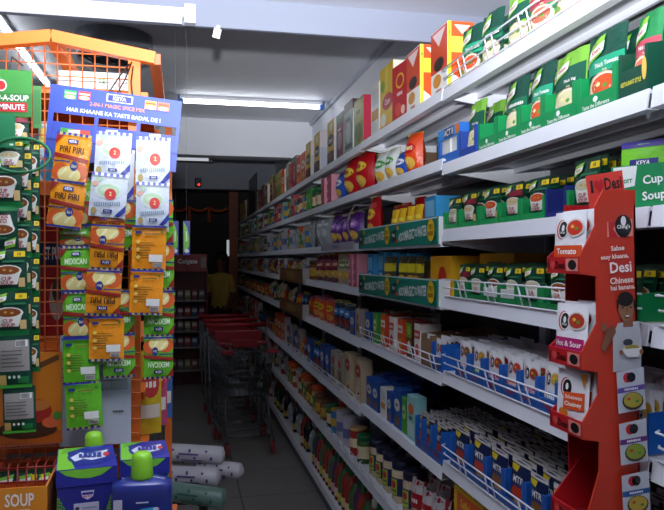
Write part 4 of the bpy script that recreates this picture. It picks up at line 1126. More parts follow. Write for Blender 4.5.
# things inside the rack, seen through the mesh
def inside(name, px0, px1, py0, d, c, ds, label, cat, base_py, Y=1.72):
    x0, _ = onY(px0, 100, Y); x1, zt_ = onY(px1, py0, Y)
    zb = V(90, base_py, 1.85).z
    w, h = x1 - x0, zt_ - zb
    mb = MB().box(-w / 2, w / 2, 0, d, 0, h, card(c), .002)
    mb.prints(ds, w, h, lambda x, z, e: (x - w / 2, -e, z))
    return tag(ob(name, mb, None, ((x0 + x1) / 2, Y, zb + .001)), label, cat)
inside('carton', 58, 128, 74, .2, 'e6e9ea', [('t', 'TE', .62, .62, .2, .12, '2a8a4a'), ('r', .4, .3, .75, .34, '9ab8a4'), ('r', .45, .5, .5, .8, 'c8dcd0')], 'white carton with green print behind the mesh top', 'box', 108)
inside('carton', 38, 56, 122, .16, 'c4dfe8', [('r', .1, .6, .9, .9, 'e8d860'), ('e', .5, .3, .4, .2, '3a8ab0'), ('r', .1, .05, .9, .12, 'd8a04a')], 'pale blue carton behind mesh beside the green hanger', 'box', 195)
inside('carton', 20, 57, 88, .1, 'd8e4dc', [('r', .6, .5, .95, .85, 'e0c84a'), ('e', .8, .3, .12, .2, 'd8603a')], 'pale printed carton behind mesh above the pale blue one', 'box', 108, 1.68) if False else None
inside('carton', 40, 88, 208, .2, 'a8181e', [('r', 0, .55, 1, .73, '1a2450'), ('t', 'ET PUR', .28, .64, .1, .4, 'e8e8ea'), ('e', .35, .28, .16, .16, 'b0a8a4'), ('e', .35, .36, .1, .1, '4a3a34')], 'red carton with navy band behind the mesh', 'box', 330)

# ---------------------------------------------------------------- blue hanging card with three rows of sachets
KY = 1.555
tilt = radians(5.2)
hc = V(115, 122, KY)
hk = empty('hanger_card', (hc.x, KY, hc.z), (0, tilt, 0))
sc_ = depth(hc.x, KY) / F
def px2(dx): return dx * sc_ * 1.02
w, h = px2(124), px2(58)
mb = MB().box(-w / 2, w / 2, 0, .003, px2(2), h / 2, card('2d49b8'))
# lower part with three cut-out windows
wb = [(-.5, -.46), (-.155, -.125), (.165, .195), (.475, .5)]
for a, b_ in wb: mb.box(a * w, b_ * w, 0, .003, -h / 2 * .62, px2(2), card('2d49b8'))
mb.box(-w / 2, w / 2, .004, .007, -h / 2 * 1.45, px2(-6), card('2743ac'))
mb.box(-w / 2, w / 2, 0, .003, -h / 2 * .8, -h / 2 * .62, card('2d49b8'))
def pk(u, v, c1, c2): return [('r', u - .045, v - .13, u + .045, v + .16, c1), ('e', u, v - .06, .04, .07, 'e8d89a'), ('r', u - .04, v + .04, u + .04, v + .09, c2)]
mb.prints([('r', .42, .66, .62, .92, 'e8eaf4'), ('r', .43, .685, .61, .895, '1a2a80'), ('t', 'KEYA', .52, .79, .13, .15, 'f2f2f6'), ('t', '2-IN-1 MAGIC SPICE MIX', .51, .5, .13, .42, 'e88a3a'), ('t', 'HAR KHAANE KA TASTE BADAL DE !', .49, .23, .14, .80, 'f2f4fa')]
          + pk(.15, .7, '3aa84a', 'e8f0e0') + pk(.255, .72, 'd83a2a', 'f0e0d0') + pk(.76, .7, 'e8a02a', '8a3a1a') + pk(.86, .7, 'e0603a', '8a3a1a'), w, h / 2, lambda x, z, e: (x - w / 2, -e, z))
mb.prints([('t', '2-IN-1 MAGIC SPICE M', .5, .3, .16, .28, 'c88a3a')] + [('r', a, .25, a + .12, .6, c) for a, c in ((.1, '3a9a3a'), (.2, 'c83a2a'), (.75, 'e0a83a'))], w, h / 2, lambda x, z, e: (x - w / 2, .004 - e, z - h / 2))
ob('card', mb, hk)
ob('hook_wire', MB().tube([Vector((0.0, .0, h / 2)), Vector((.01, .03, h / 2 + px2(18))), Vector((.016, .068, h / 2 + px2(40)))], .0018, mat('1c1c20', .4), 5).tube([Vector((-px2(8), 0, h / 2)), Vector((-.002, .03, h / 2 + px2(20))), Vector((.012, .068, h / 2 + px2(38)))], .0018, mat('1c1c20', .4), 5)
   .tube([Vector((px2(14), 0, h / 2)), Vector((px2(10), .03, h / 2 + px2(16))), Vector((.02, .068, h / 2 + px2(36)))], .0018, mat('1c1c20', .4), 5), hk)
tag(hk, 'blue hanging card with white and orange lettering on the orange rack', 'hanger')

def checks(v0, v1, c='2a2f86', bg='d8dcec'):
    ds = [('r', 0, v0, 1, v1, bg)]
    for i in range(0, 12, 2): ds.append(('r', i / 12, v0, (i + 1) / 12, v1, c))
    return ds
SW, SH = .088, .1
def keya_front(c, title, c2):
    return pouch(SW, SH, .012, c, [('e', .25, .2, .27, .18, 'd8602a'), ('e', .78, .24, .25, .17, 'd8602a'), ('e', .5, .16, .34, .17, 'ead98c'), ('p', [(.2, .16), (.4, .3), (.44, .26), (.26, .12)], 'f4ecb8'), ('p', [(.5, .12), (.66, .28), (.7, .24), (.56, .08)], 'f4ecb8'),
                                   ('e', .62, .34, .11, .1, '26307e'), ('t', '2in1', .62, .34, .06, .14, 'e8e4c0'), ('p', [(.0, .5), (1, .42), (1, .5), (0, .58)], '9a2a22'), ('r', .0, .40, .5, .43, '3a3a7a'),
                                   ('t', title, .5, .66, .13, .72, c2), ('r', .36, .78, .66, .87, '232c78'), ('t', 'KEYA', .51, .825, .055, .24, 'f4f2ee'), ('p', [(.0, .94), (.22, .94), (0, .74)], '9a2a22')] + checks(.945, 1, '2a2f86', 'b8a86a') + [('r', 0, 0, 1, .045, '2a2f86')], seal=.04)
def keya_back(c):
    ln = [('r', .12, .28 + i * .055, .12 + R.uniform(.35, .6), .295 + i * .055, '6a5a2a') for i in range(7)]
    return pouch(SW, SH, .010, c, ln + [('r', .5, .2, .9, .36, 'e6e4dc'), ('r', .62, .08, .88, .18, 'd8d6d0')] + [('r', .64 + i * .03, .09, .655 + i * .03, .17, '2a2a2a') for i in range(8)] +
                 [('r', .1, .82, .28, .88, '232c78'), ('r', .84, .84, .9, .89, '2a8a3a'), ('r', .36, .8, .8, .83, '7a6420')] + [('e', .18, .3 + i * .17, .06, .04, 'e8c860') for i in range(3)] + checks(.0, .05, '2a2f86', 'b8a86a') + [('r', 0, .955, 1, 1, '2a2f86')], seal=.04)
def keya_white():
    return pouch(SW, SH * 1.0, .012, 'd3dbe5', [('e', .5, .6, .38, .2, 'd4e0dc'), ('e', .5, .6, .3, .15, 'b8d4ae'), ('e', .42, .62, .14, .06, 'cfdcc0'), ('e', .12, .74, .1, .06, 'e0b0a0'), ('p', [(.1, .9), (.34, .88), (.2, .76)], 'b4d0b0'), ('e', .56, .52, .16, .13, 'd82a2c'), ('t', '2', .56, .53, .09, .1, 'f4e8a0'),
                                                ('t', 'Indian Style', .5, .3, .09, .72, '8a9cb4', .08), ('r', .4, .1, .64, .17, '2a3290'), ('t', 'KEYA', .52, .135, .04, .2, 'f4f2ee'), ('p', [(.7, .02), (1, .3), (1, .14), (.84, .02)], '2f3a9a'), ('e', .14, .12, .08, .08, 'b8a468')] + checks(.93, 1, '5a64b8', 'e2e6f2'), seal=.03)
reg('ky_o', keya_front('f09a1e', 'PIRI PIRI', '3a1a0e'), 'seasoning_sachet', '', '', .01)
reg('ky_g', keya_front('6cc22e', 'MEXICAN', 'e4f2d0'), 'seasoning_sachet', '', '', .01)
reg('kb_o', keya_back('ee941a'), 'seasoning_sachet', '', '', .01)
reg('kb_g', keya_back('64ba2a'), 'seasoning_sachet', '', '', .01)
reg('ky_w', keya_white(), 'seasoning_sachet', '', '', .01)
def hang(key, px0, px1, py0, py1, Y, label, flip=False, rot=0.0, grp='sachets hanging from the blue card', rx=-2.0):
    x0, zb = onY(px0, py1, Y); x1, zt_ = onY(px1, py0, Y)
    me = P[key][0]
    w0 = max(v.co.x for v in me.vertices) * 2; h0 = max(v.co.z for v in me.vertices)
    sx, sz = (x1 - x0) / w0, (zt_ - zb) / h0
    cx_, cz_ = (x0 + x1) / 2, (zb + zt_) / 2
    o = ob('seasoning_sachet' if key[0] == 'k' else P[key][1], me, None, (0, 0, 0), (0, 0, 0), (sx, 1, sz))
    rm = Euler((radians(rx), rot + (pi if flip else 0), radians(R.uniform(-4, 4)))).to_matrix()
    o.rotation_euler = rm.to_euler()
    o.location = Vector((cx_, Y, cz_)) - rm @ Vector((0, 0, h0 * sz / 2))
    return tag(o, label, 'sachet', grp)
r3 = radians(6)
a = radians(7)
hang('ky_o', 53, 90, 134, 183, 1.53, 'orange piri piri sachet at the top of the left strip', rot=a)
hang('ky_o', 48, 85, 181, 228, 1.527, 'orange piri piri sachet second in the left strip', rot=a)
hang('ky_g', 59, 93, 228, 250, 1.548, 'green sachet just below the second orange one, left strip') if False else None
hang('ky_o', 60, 90, 140, 190, 1.548, 'orange sachet half hidden behind the top left one', rot=a)
hang('ky_g', 62, 95, 178, 226, 1.552, 'green sachet hidden behind the left orange pair', rot=radians(2))
hang('ky_g', 59, 91, 227, 246, 1.55, 'short green and pasta sachet under the left orange pair', rot=radians(0))
hang('ky_g', 60, 92, 246, 292, 1.546, 'green sachet below the orange pair in left strip', rot=radians(-1))
hang('ky_g', 62, 94, 291, 338, 1.543, 'green sachet third from bottom in left strip', rot=radians(-2))
hang('kb_g', 63, 99, 337, 384, 1.541, 'green sachet showing its back, second from bottom left', rot=radians(-2))
hang('kb_g', 66, 102, 381, 429, 1.538, 'lowest green sachet showing its back, over white sheet', rot=radians(-3))
hang('ky_w', 95, 131, 133, 176, 1.53, 'white sachet at the top of the middle strip', rot=radians(3))
hang('ky_w', 90, 127, 174, 217, 1.526, 'white sachet second in the middle strip', rot=radians(5))
hang('ky_o', 91, 126, 214, 228, 1.534, 'orange sachet edge under the middle white sachets', True, rot=radians(2))
hang('ky_o', 89, 125, 225, 270, 1.529, 'upside-down orange sachet, upper of two in the middle', True, rot=radians(3))
hang('ky_o', 85, 122, 270, 316, 1.526, 'upside-down orange sachet, lower of two in the middle', True, rot=radians(3))
hang('kb_o', 89, 124, 316, 361, 1.532, 'orange sachet showing its back, bottom of middle strip', rot=radians(0))
hang('ky_w', 102, 134, 150, 200, 1.546, 'white sachet peeking out behind the middle pair', rot=radians(2))
hang('ky_g', 103, 137, 200, 250, 1.55, 'green sachet hidden high behind the middle strip', True)
hang('ky_g', 103, 136, 290, 335, 1.546, 'green sachet hidden low behind the middle strip', True)
hang('ky_g', 102, 136, 333, 378, 1.544, 'upside-down green sachet right of the orange back print', True, rot=radians(-1))
hang('ky_w', 136, 170, 138, 184, 1.53, 'white sachet at the top of the right strip', rot=radians(1))
hang('ky_w', 136, 169, 183, 226, 1.527, 'white sachet second in the right strip', rot=radians(1))
hang('kb_o', 132, 166, 226, 271, 1.53, 'orange back-side sachet, upper of two in right strip', rot=radians(1))
hang('kb_o', 130, 163, 270, 315, 1.527, 'orange back-side sachet, lower of two in right strip', rot=radians(2))
hang('ky_o', 134, 166, 150, 200, 1.545, 'orange sachet hidden behind the right white pair', rot=radians(1))
hang('ky_g', 143, 174, 200, 245, 1.55, 'green sachet edge right of the white pair', True)
hang('ky_g', 144, 175, 243, 290, 1.548, 'green sachet edge right of the orange back prints', True)
hang('ky_g', 143, 175, 290, 337, 1.546, 'upside-down green sachet, upper of two at bottom right', True, rot=radians(1))
hang('ky_g', 143, 174, 336, 379, 1.544, 'upside-down green sachet, lower of two at bottom right', True)
# hanging ribbons that carry the strips
for i, (px, pya, pyb) in enumerate(((74, 130, 380), (112, 130, 335), (155, 134, 340))):
    p0, p1 = V(px, pya, 1.5545), V(px + 4, pyb, 1.5545)
    ob('strip_ribbon', MB().box(-.012, .012, -.0006, .0006, -(p0.z - p1.z), 0, mat('c8ccd8', .3)), hk, hk.matrix_basis.inverted() @ p0, (0, -tilt, 0))

# ---------------------------------------------------------------- green soup hanger at the far left
KN = 1.47
hg = empty('soup_hanger', tuple(V(5, 110, KN)))
def sub(nm, px0, px1, py0, py1, Y, t, c, ds, par):
    x0, zb = onY(px0, py1, Y); x1, zt_ = onY(px1, py0, Y)
    w, h = x1 - x0, zt_ - zb
    mb = MB().box(-w / 2, w / 2, 0, t, 0, h, card(c)); mb.prints(ds, w, h, lambda x, z, e: (x - w / 2, -e, z))
    return ob(nm, mb, par, Vector(((x0 + x1) / 2, Y, zb)) - par.location)
hdr = sub('header_card', -50, 32, 71, 114, KN, .003, '2f7a34', [('r', .55, .5, 1, 1, '3a8a3a'), ('e', .42, .8, .2, .25, '5aa04a'), ('e', .62, .66, .07, .13, 'd8dcd8'), ('e', .62, .66, .055, .1, 'c02a2a'), ('t', 'CUP-A-SOUP', .70, .4, .13, .52, 'eef2ea'), ('r', .38, .1, .94, .3, 'c02230'), ('t', 'IN 1 MINUTE', .66, .2, .12, .5, 'f2ecea')], hg)
sub('side_card', 33, 41, 86, 128, KN + .03, .003, '4a8a4a', [('r', .1, .1, .9, .9, '3a7a40')], hg)
sub('lower_card', -40, 15, 114, 146, KN - .01, .003, '12784a', [('r', .9, .06, .97, .12, 'd8e4d8')], hg)
ring = MB().tube([Vector((.055 * cos(t * pi / 12), .02 * sin(t * pi / 12), .03 * sin(t * pi / 12))) for t in range(24)], .003, mat('1f7a4a', .3), 6, True)
ob('ring', ring, hg, V(20, 155, KN - .02) - hg.location, (radians(20), 0, 0))
ob('hanging_wire', MB().tube([Vector((0, 0, .05)), Vector((0, .06, .12)), Vector((0, RY + .01 - KN, .13))], .0015, mat('2a2a2a', .4), 5), hg)
tag(hg, 'green soup hanger card with white lettering at left edge', 'hanger')
cb = pouch(.085, .11, .012, '0f4230', [('r', .06, .3, .94, .86, '9a948e'), ('r', .55, .74, .9, .86, 'e4e2de')] + [('r', .57 + i * .035, .75, .59 + i * .035, .85, '2a2a2a') for i in range(8)] + [('r', .12, .38 + i * .07, .12 + R.uniform(.4, .7), .4 + i * .07, '5a5652') for i in range(5)] +
           [('r', .06, .05, .26, .24, 'c0a058'), ('r', .0, .0, 1, .06, '3a9a2e'), ('r', .6, .08, .92, .2, '1f7a3e')] + [('e', .36 + i * .14, .2, .04, .03, 'd8e0d0') for i in range(3)])
reg('cup_b', cb, 'soup_sachet', '', '', .012)
gn = 'soup sachets in the left hanging column'
cols = [('cup_r', 0, 29, 112, 142), ('cup_w', -3, 24, 140, 170), ('cup', -12, 22, 158, 206), ('cup_b', -12, 18, 206, 250), ('cup', -9, 27, 248, 292), ('cup', -8, 29, 290, 334), ('cup_b', -2, 32, 332, 386), ('cup_b', 3, 36, 386, 431)]
words = ['top', 'second', 'third', 'fourth', 'fifth', 'sixth', 'seventh', 'lowest']
for i, (k, a0, a1, b0, b1) in enumerate(cols):
    if i == 3: k = 'cup'
    hang(k, a0, a1, b0, b1 + 2, KN + .01 - i * .003, words[i] + (' green soup sachet in the front left hanging column' if k != 'cup_b' else ' grey-backed soup sachet in the front left hanging column'), i == 3, rot=radians(-2), grp=gn)
for i in range(6):
    hang('cup', 12, 32, 150 + i * 31, 196 + i * 31, KN + .035, words[i] + ' dark green sachet in the narrow column behind, far left', rot=radians(-1), grp='soup sachets in the middle hanging column')
for i in range(6):
    hang('cup', 24, 40, 142 + i * 38, 182 + i * 38, KN + .05, words[i] + ' dark green sachet in the column beside orange mesh', rot=radians(-1), grp='soup sachets in the hanging column by the mesh')

# ---------------------------------------------------------------- cards and goods below
op = flat('printed_card', -30, 62, 352, 447, 1.575, .004, 'd07a1e', [('r', 0, 0, 1, .14, 'b85a1a'), ('r', .3, 0, .31, .14, '8a4412'), ('r', .6, 0, .61, .14, '8a4412'), ('p', [(.5, .78), (.96, .98), (.97, .92), (.52, .72)], '6a4424'), ('e', .5, .76, .07, .05, '5a3a1e'),
      ('e', .62, .16, .33, .10, '4a2a18'), ('e', .72, .36, .17, .13, 'a8281e'), ('e', .72, .42, .15, .06, 'c87a3a'), ('e', .88, .23, .1, .06, 'd8643a'), ('e', .95, .3, .05, .05, '4a8a3a'), ('e', .72, .92, .02, .02, 'e8e4d8')], 'orange printed card with bowl and wooden spoon', 'card')
ws = flat('price_sheet', 60, 131, 334, 447, 1.585, .002, 'b9c0cc', [('r', .0, .0, .03, 1, 'a8b0be'), ('r', .08, .58, .95, .585, '6a7080'), ('r', .45, .50, .95, .504, '6a7080'), ('r', .45, .64, .95, .644, '6a7080'), ('r', .45, .71, .95, .714, '6a7080'), ('r', .45, .5, .455, .9, '6a7080'), ('r', .72, .5, .725, .9, '6a7080'), ('r', .94, .5, .945, .9, '6a7080'), ('t', 'ADD NET', .82, .3, .022, .16, '2a2e3a'), ('r', .03, .78, .2, .79, '4a5060'), ('r', .03, .7, .2, .71, '4a5060'), ('r', .03, .62, .2, .63, '4a5060')], 'white ruled sheet behind the green sachets', 'sheet')

def det_carton(px0, px1, pyf, Yf, d, nm, label, rz):
    x0, zt_ = onY(px0, pyf, Yf); x1, _ = onY(px1, pyf, Yf)
    w, h = x1 - x0, zt_ - LZ
    mb = MB()
    e_ = empty(nm, ((x0 + x1) / 2, Yf + d / 2, LZ + .0005), (0, 0, rz))
    mb.box(-w / 2, w / 2, -d / 2, d / 2, 0, h, card('262a86'), .002)
    lime, hexd = '7cc83a', '3f7a2e'
    fr = [('p', [(0, 0), (.2, 0), (.16, .3), (.05, .55), (0, .6)], '5fa838'), ('p', [(1, 0), (.8, 0), (.84, .3), (.93, .62), (1, .8)], '5fa838')]
    for i in range(5):
        for j in range(9):
            if j * .065 < .56 - i * .03:
                u = .02 + i * .038
                if u < .19 - j * .012:
                    fr.append(('e', u, .03 + j * .065, .014, .022, '1c2a5a')); fr.append(('e', 1 - u, .03 + j * .065, .014, .022, '1c2a5a'))
    mb.prints(fr + [('r', .28, 0, .70, .5, 'b9bdd2'), ('e', .34, .40, .035, .035, '20243a'), ('e', .34, .28, .035, .035, '20243a'), ('e', .34, .16, .035, .035, '20243a')] + [('r', .42, .39 - .12 * i, .66, .41 - .12 * i, '7a80a0') for i in range(4)] + [('p', [(.4, .74), (.62, .74), (.6, .62), (.51, .56), (.42, .62)], 'd8dcf0'), ('r', .42, .66, .6, .71, '2a3290'), ('t', 'MATIC', .51, .63, .04, .16, 'c83a2a')], w, h, lambda x, z, e: (x - w / 2, -d / 2 - e, z * .45 + h * .5))
    ob('carton_body', mb, e_)
    lid = MB().box(-w / 2 - .0015, w / 2 + .0015, -d / 2 - .0015, d / 2 + .0015, h - .028, h + .001, card('2a3096'))
    lid.prints([('p', [(0, .0), (.3, 0), (.12, .98), (0, .98)], lime), ('p', [(.1, 1), (.5, 1), (.2, .8), (.05, .7)], '6ab03a'), ('e', .58, .52, .42, .4, '232a8c'), ('p', [(.22, .5), (.4, .72), (.5, .62), (.9, .75), (.84, .4), (.6, .3), (.45, .4), (.3, .3)], 'd8dcee'), ('t', 'ACE', .6, .53, .26, .36, '2a3290', -.05), ('t', 'SURF', .62, .52, .2, .34, '2a3290', -.05), ('r', .78, .42, .9, .64, 'c8323a')][:5] + [('t', 'EXCEL', .58, .53, .24, .42, '2a3290'), ('e', .86, .52, .06, .1, 'c8323a')],
               w, d, lambda x, z, e: (x - w / 2, z - d / 2, h + .001 + e))
    lid.prints([('p', [(.03, 1), (.15, .7), (.35, .48), (.55, .42), (.75, .55), (.92, .95), (.92, 1)], lime)], w, .028, lambda x, z, e: (x - w / 2, -d / 2 - .0015 - e, h - .028 + z))
    ob('carton_lid', lid, e_)
    tag(e_, label, 'box')
    return e_
det_carton(51, 110, 471, 1.25, .14, 'detergent_carton', 'blue and lime detergent carton, left one, in front of a bottle', radians(8))
det_carton(118, 166, 461, 1.30, .12, 'detergent_carton', 'blue and lime detergent carton, right one, behind a bottle', radians(5))
def det_bottle(px, py_captop, Y, w, d, label):
    xx, ztop = onY(px, py_captop, Y)
    h = ztop - LZ
    e_ = empty('detergent_bottle', (xx, Y, LZ + .0005))
    hb = h - .043
    sec = [(1, 0), (1, hb * .9), (.97, hb * .95), (.7, hb * .985), (.36, hb)]
    vs, fs, n = [], [], 20
    for k, zq in sec:
        for i in range(n):
            t = 2 * pi * i / n
            cxx, sy = cos(t), sin(t)
            vs.append((w / 2 * k * math.copysign(abs(cxx) ** .5, cxx), d / 2 * min(1, k * 1.2) * math.copysign(abs(sy) ** .5, sy), zq))
    for a0 in range(len(sec) - 1):
        for i in range(n): fs.append((a0 * n + i, a0 * n + (i + 1) % n, (a0 + 1) * n + (i + 1) % n, (a0 + 1) * n + i))
    fs += [tuple(range(n))[::-1], tuple((len(sec) - 1) * n + i for i in range(n))]
    mb = MB().add(vs, fs, mat('2b3580', .12, 0, .04), True)
    mb.prints([('r', .06, .0, .2, .78, 'b8bccb'), ('p', [(.3, .1), (.36, .4), (.5, .55), (.72, .58), (.7, .5), (.5, .44), (.4, .3), (.36, .1)], '3aa0d8'), ('e', .74, .53, .05, .04, 'd8dcea'), ('e', .55, .22, .2, .12, 'd8dcee'), ('t', 'EXCEL', .55, .22, .07, .3, 'b8323a'), ('r', .42, .68, .62, .71, 'c8cce0'), ('r', .75, .1, .85, .3, '5a62a0')], w, hb, lambda x, z, e: ((x - w / 2), -d / 2 - e - .0006, z * .42 + hb * .52))
    ob('bottle_body', mb, e_)
    ob('bottle_cap', MB().lathe([(.0178, hb - .002), (.0185, hb + .003), (.017, hb + .032), (.0145, hb + .04), (.01, hb + .043)], mat('8ccf35', .3), 18), e_)
    tag(e_, label, 'bottle')
det_bottle(94, 432, 1.455, .09, .055, 'lime capped bottle behind the left detergent carton')
det_bottle(142, 452, 1.225, .1, .055, 'lime capped navy bottle in front of the right detergent carton')

# red wire basket with the orange soup tray
bx0, bz = onY(-40, 492, 1.24); bx1, _ = onY(47, 492, 1.24)
ot = empty('soup_tray', ((bx0 + bx1) / 2, 1.34, LZ + .0005))
w = bx1 - bx0; h = bz - LZ
mb = MB().box(-w / 2, w / 2, -.1, -.097, 0, h, card('d88a24')); mb.prints([('t', 'SOUP', .68, .88, .13, .34, 'f2ece0'), ('r', .55, .76, .8, .785, 'f0d8a0')], w, h, lambda x, z, e: (x - w / 2, -.1 - e, z))
mb.box(-w / 2, w / 2, -.097, .097, 0, .003, card('8a6a3a'))
ob('tray_body', mb, ot)
for s in (-1, 1):
    m2 = MB().hexa([(s * w / 2 - .003, -.097, 0), (s * w / 2, -.097, 0), (s * w / 2 - .003, .097, 0), (s * w / 2, .097, 0), (s * w / 2 - .003, -.097, h), (s * w / 2, -.097, h), (s * w / 2 - .003, .097, h + .012), (s * w / 2, .097, h + .012)], card('c87c3a'))
    ob('tray_side', m2, ot)
tag(ot, 'orange cardboard soup tray in the bottom left corner', 'tray')
bk = empty('wire_basket', ((bx0 + bx1) / 2 - .01, 1.46, LZ))
wm = MB(); RW = mat('8e1f22', .35)
for i in range(6):
    zq = .004 + i * .027
    wm.tube([(-w / 2, 0, zq), (w / 2, 0, zq)], .0018, RW, 5)
n = 8
for i in range(n + 1):
    xq_ = -w / 2 + w * i / n
    wm.tube([(xq_, 0, 0.002), (xq_, 0, .142), (xq_, .05, .145)], .0018, RW, 5)
ob('front_mesh', wm, bk)
wm = MB()
for i in range(0, n + 1, 2):
    xq_ = -w / 2 + w * i / n
    wm.tube([(xq_, 0.002, .105), (xq_ - .03, -.11, .08)], .0018, RW, 5)
wm.tube([(-w / 2 - .03, -.11, .08), (w / 2 - .03, -.11, .08)], .002, RW, 5)
ob('tilted_mesh', wm, bk)
ob('orange_band', MB().box(-w / 2, w / 2, .02, .03, .08, .105, mat('c8521e', .4)), bk)
tag(bk, 'red wire basket above the orange soup tray', 'basket')
for i in range(5):
    xq_ = bx0 + .02 + i * .034
    o = ob('soup_sachet', P['cup'][0], None, (xq_, 1.53 - .0 * i, LZ + .06), (radians(-10), 0, radians(R.uniform(-8, 8))))
    o.location.z = LZ + .001
    tag(o, 'dark green sachet standing behind the red wire basket', 'sachet', 'sachets behind the red wire basket')
for i in range(4):
    o = ob('seasoning_sachet', P['keyalime'][0], None, (bx0 + .03 + i * .035, 1.30 + i * .03, LZ + .004), (radians(-8), 0, radians(8)))
    o.scale = (.8, 1, .42)
    tag(o, 'purple edged sachet lying low in the orange soup tray', 'sachet', 'sachets in the orange soup tray')

# goods in the rack's right side, between the posts
for i, (c, lb) in enumerate((('e0c42a', 'yellow pack between the orange posts'), ('c8507a', 'pink pack between the orange posts'), ('3a6ab0', 'blue pack between the orange posts'))):
    x0, zt_ = onY(148 + i * 4, 352 + 0 * i, 1.75 + i * .09)
    o = ob('snack_pack', pouch(.06, .2, .03, c, [('e', .5, .6, .36, .16, 'c83a3a'), ('r', .1, .2, .9, .36, 'e8e0d0'), ('t', 'Yum', .5, .6, .08, .5, 'f4ecd8')]), None, (xp + .028 + .012 * i, 1.72 + i * .08, 1.205), (0, 0, radians(20)))
    tag(o, lb, 'pack')
ob('inner_shelf', MB().box(A_.x - rk.location.x, xq - .012 - rk.location.x, .04, RYB - RY + .04, 1.19, 1.202, OR), rk)
for i in range(3):
    xx, zz = onY(160, 412 + i * 12, 2.06)
    o = ob('teal_pack', MB().box(-.05, .045, -.035, .035, 0, .034, card('1f7a72'), .006).prints([('r', .1, .3, .9, .7, '3aa89a')], .095, .034, lambda x, z, e: (x - .05, -.035 - e, z)), None, (xq - .01, 2.06 - .0, 1.2025 + i * .0345), (0, 0, radians(4 * i)))
    tag(o, ['lowest', 'middle', 'topmost'][i] + ' teal pack stacked at the rack edge', 'pack', 'teal packs stacked at the rack edge')

# ================================================================== aisle: rolls, trolleys, far end
# low dark bench carrying wrapped paper rolls
RBY = 3.5
bx1_, bzz = onY(208, 492, RBY)
bench = empty('low_bench', (bx1_ - .35, RBY + .12, 0))
ob('bench_top', MB().box(-.35, .35, -.22, .22, bzz - .02, bzz, mat('2a2826', .5)), bench)
for sx in (-.33, .33):
    for sy in (-.2, .2):
        ob('leg', MB().box(sx - .015, sx + .015, sy - .015, sy + .015, 0, bzz - .02, mat('2a2826', .5)), bench)
tag(bench, 'low dark bench under the wrapped paper rolls', 'bench')
def roll(px, py, Y, ang, L, r, c, pr, label, pitch=0.0, z=None):
    X, zz = onY(px, py, Y)
    mb = MB()
    n = 14
    prof = [(r * .35, -L / 2 - .012), (r * .9, -L / 2), (r, -L / 2 + .01), (r, L / 2 - .01), (r * .9, L / 2), (r * .3, L / 2 + .014)]
    mb.lathe(prof, mat(c, .35, 0, .06, 20, .3), n)
    mb.prints([('e', .3 + .25 * (k % 3), .2 + .09 * k, .05 + .03 * (k % 2), .022, pr) for k in range(8)] + [('r', .4, .3, .46, .62, pr), ('r', .62, .35, .66, .7, pr)], 2 * r, L, lambda x, z_, e: ((r + e + .001) * sin((x / r - 1) * 1.4), -(r + e + .001) * cos((x / r - 1) * 1.4), z_ - L / 2), .001, True)
    o = ob('paper_roll', mb, None, (X, Y, zz if z is None else z), (0, radians(90) + pitch, ang))
    tag(o, label, 'roll', 'wrapped rolls on the low bench')
r_ = .046
roll(192, 462, RBY + .05, radians(-8), .30, r_, 'd6d4da', '6a4a8a', 'white wrapped roll on top of the pile', .08, bzz + r_ * 3.9)
roll(190, 476, RBY - .06, radians(-12), .27, r_, 'd0ced6', '5a3a80', 'white wrapped roll with purple print on the left of the pile', .05, bzz + r_ * 2.25)
roll(219, 477, RBY + .04, radians(-14), .22, r_ * .9, 'cfcdd4', '5a3a80', 'short white wrapped roll pointing into the aisle', .1, bzz + r_ * 2.15)
roll(200, 488, RBY + .14, radians(-10), .3, r_, 'c0bec6', '5a3a80', 'half hidden white roll at the back of the pile', .0, bzz + r_)
roll(192, 497, RBY - .17, radians(-14), .30, r_, '6f8f84', '2a6a54', 'greenish clear wrapped roll sloping down', .12, bzz + r_ + .005)

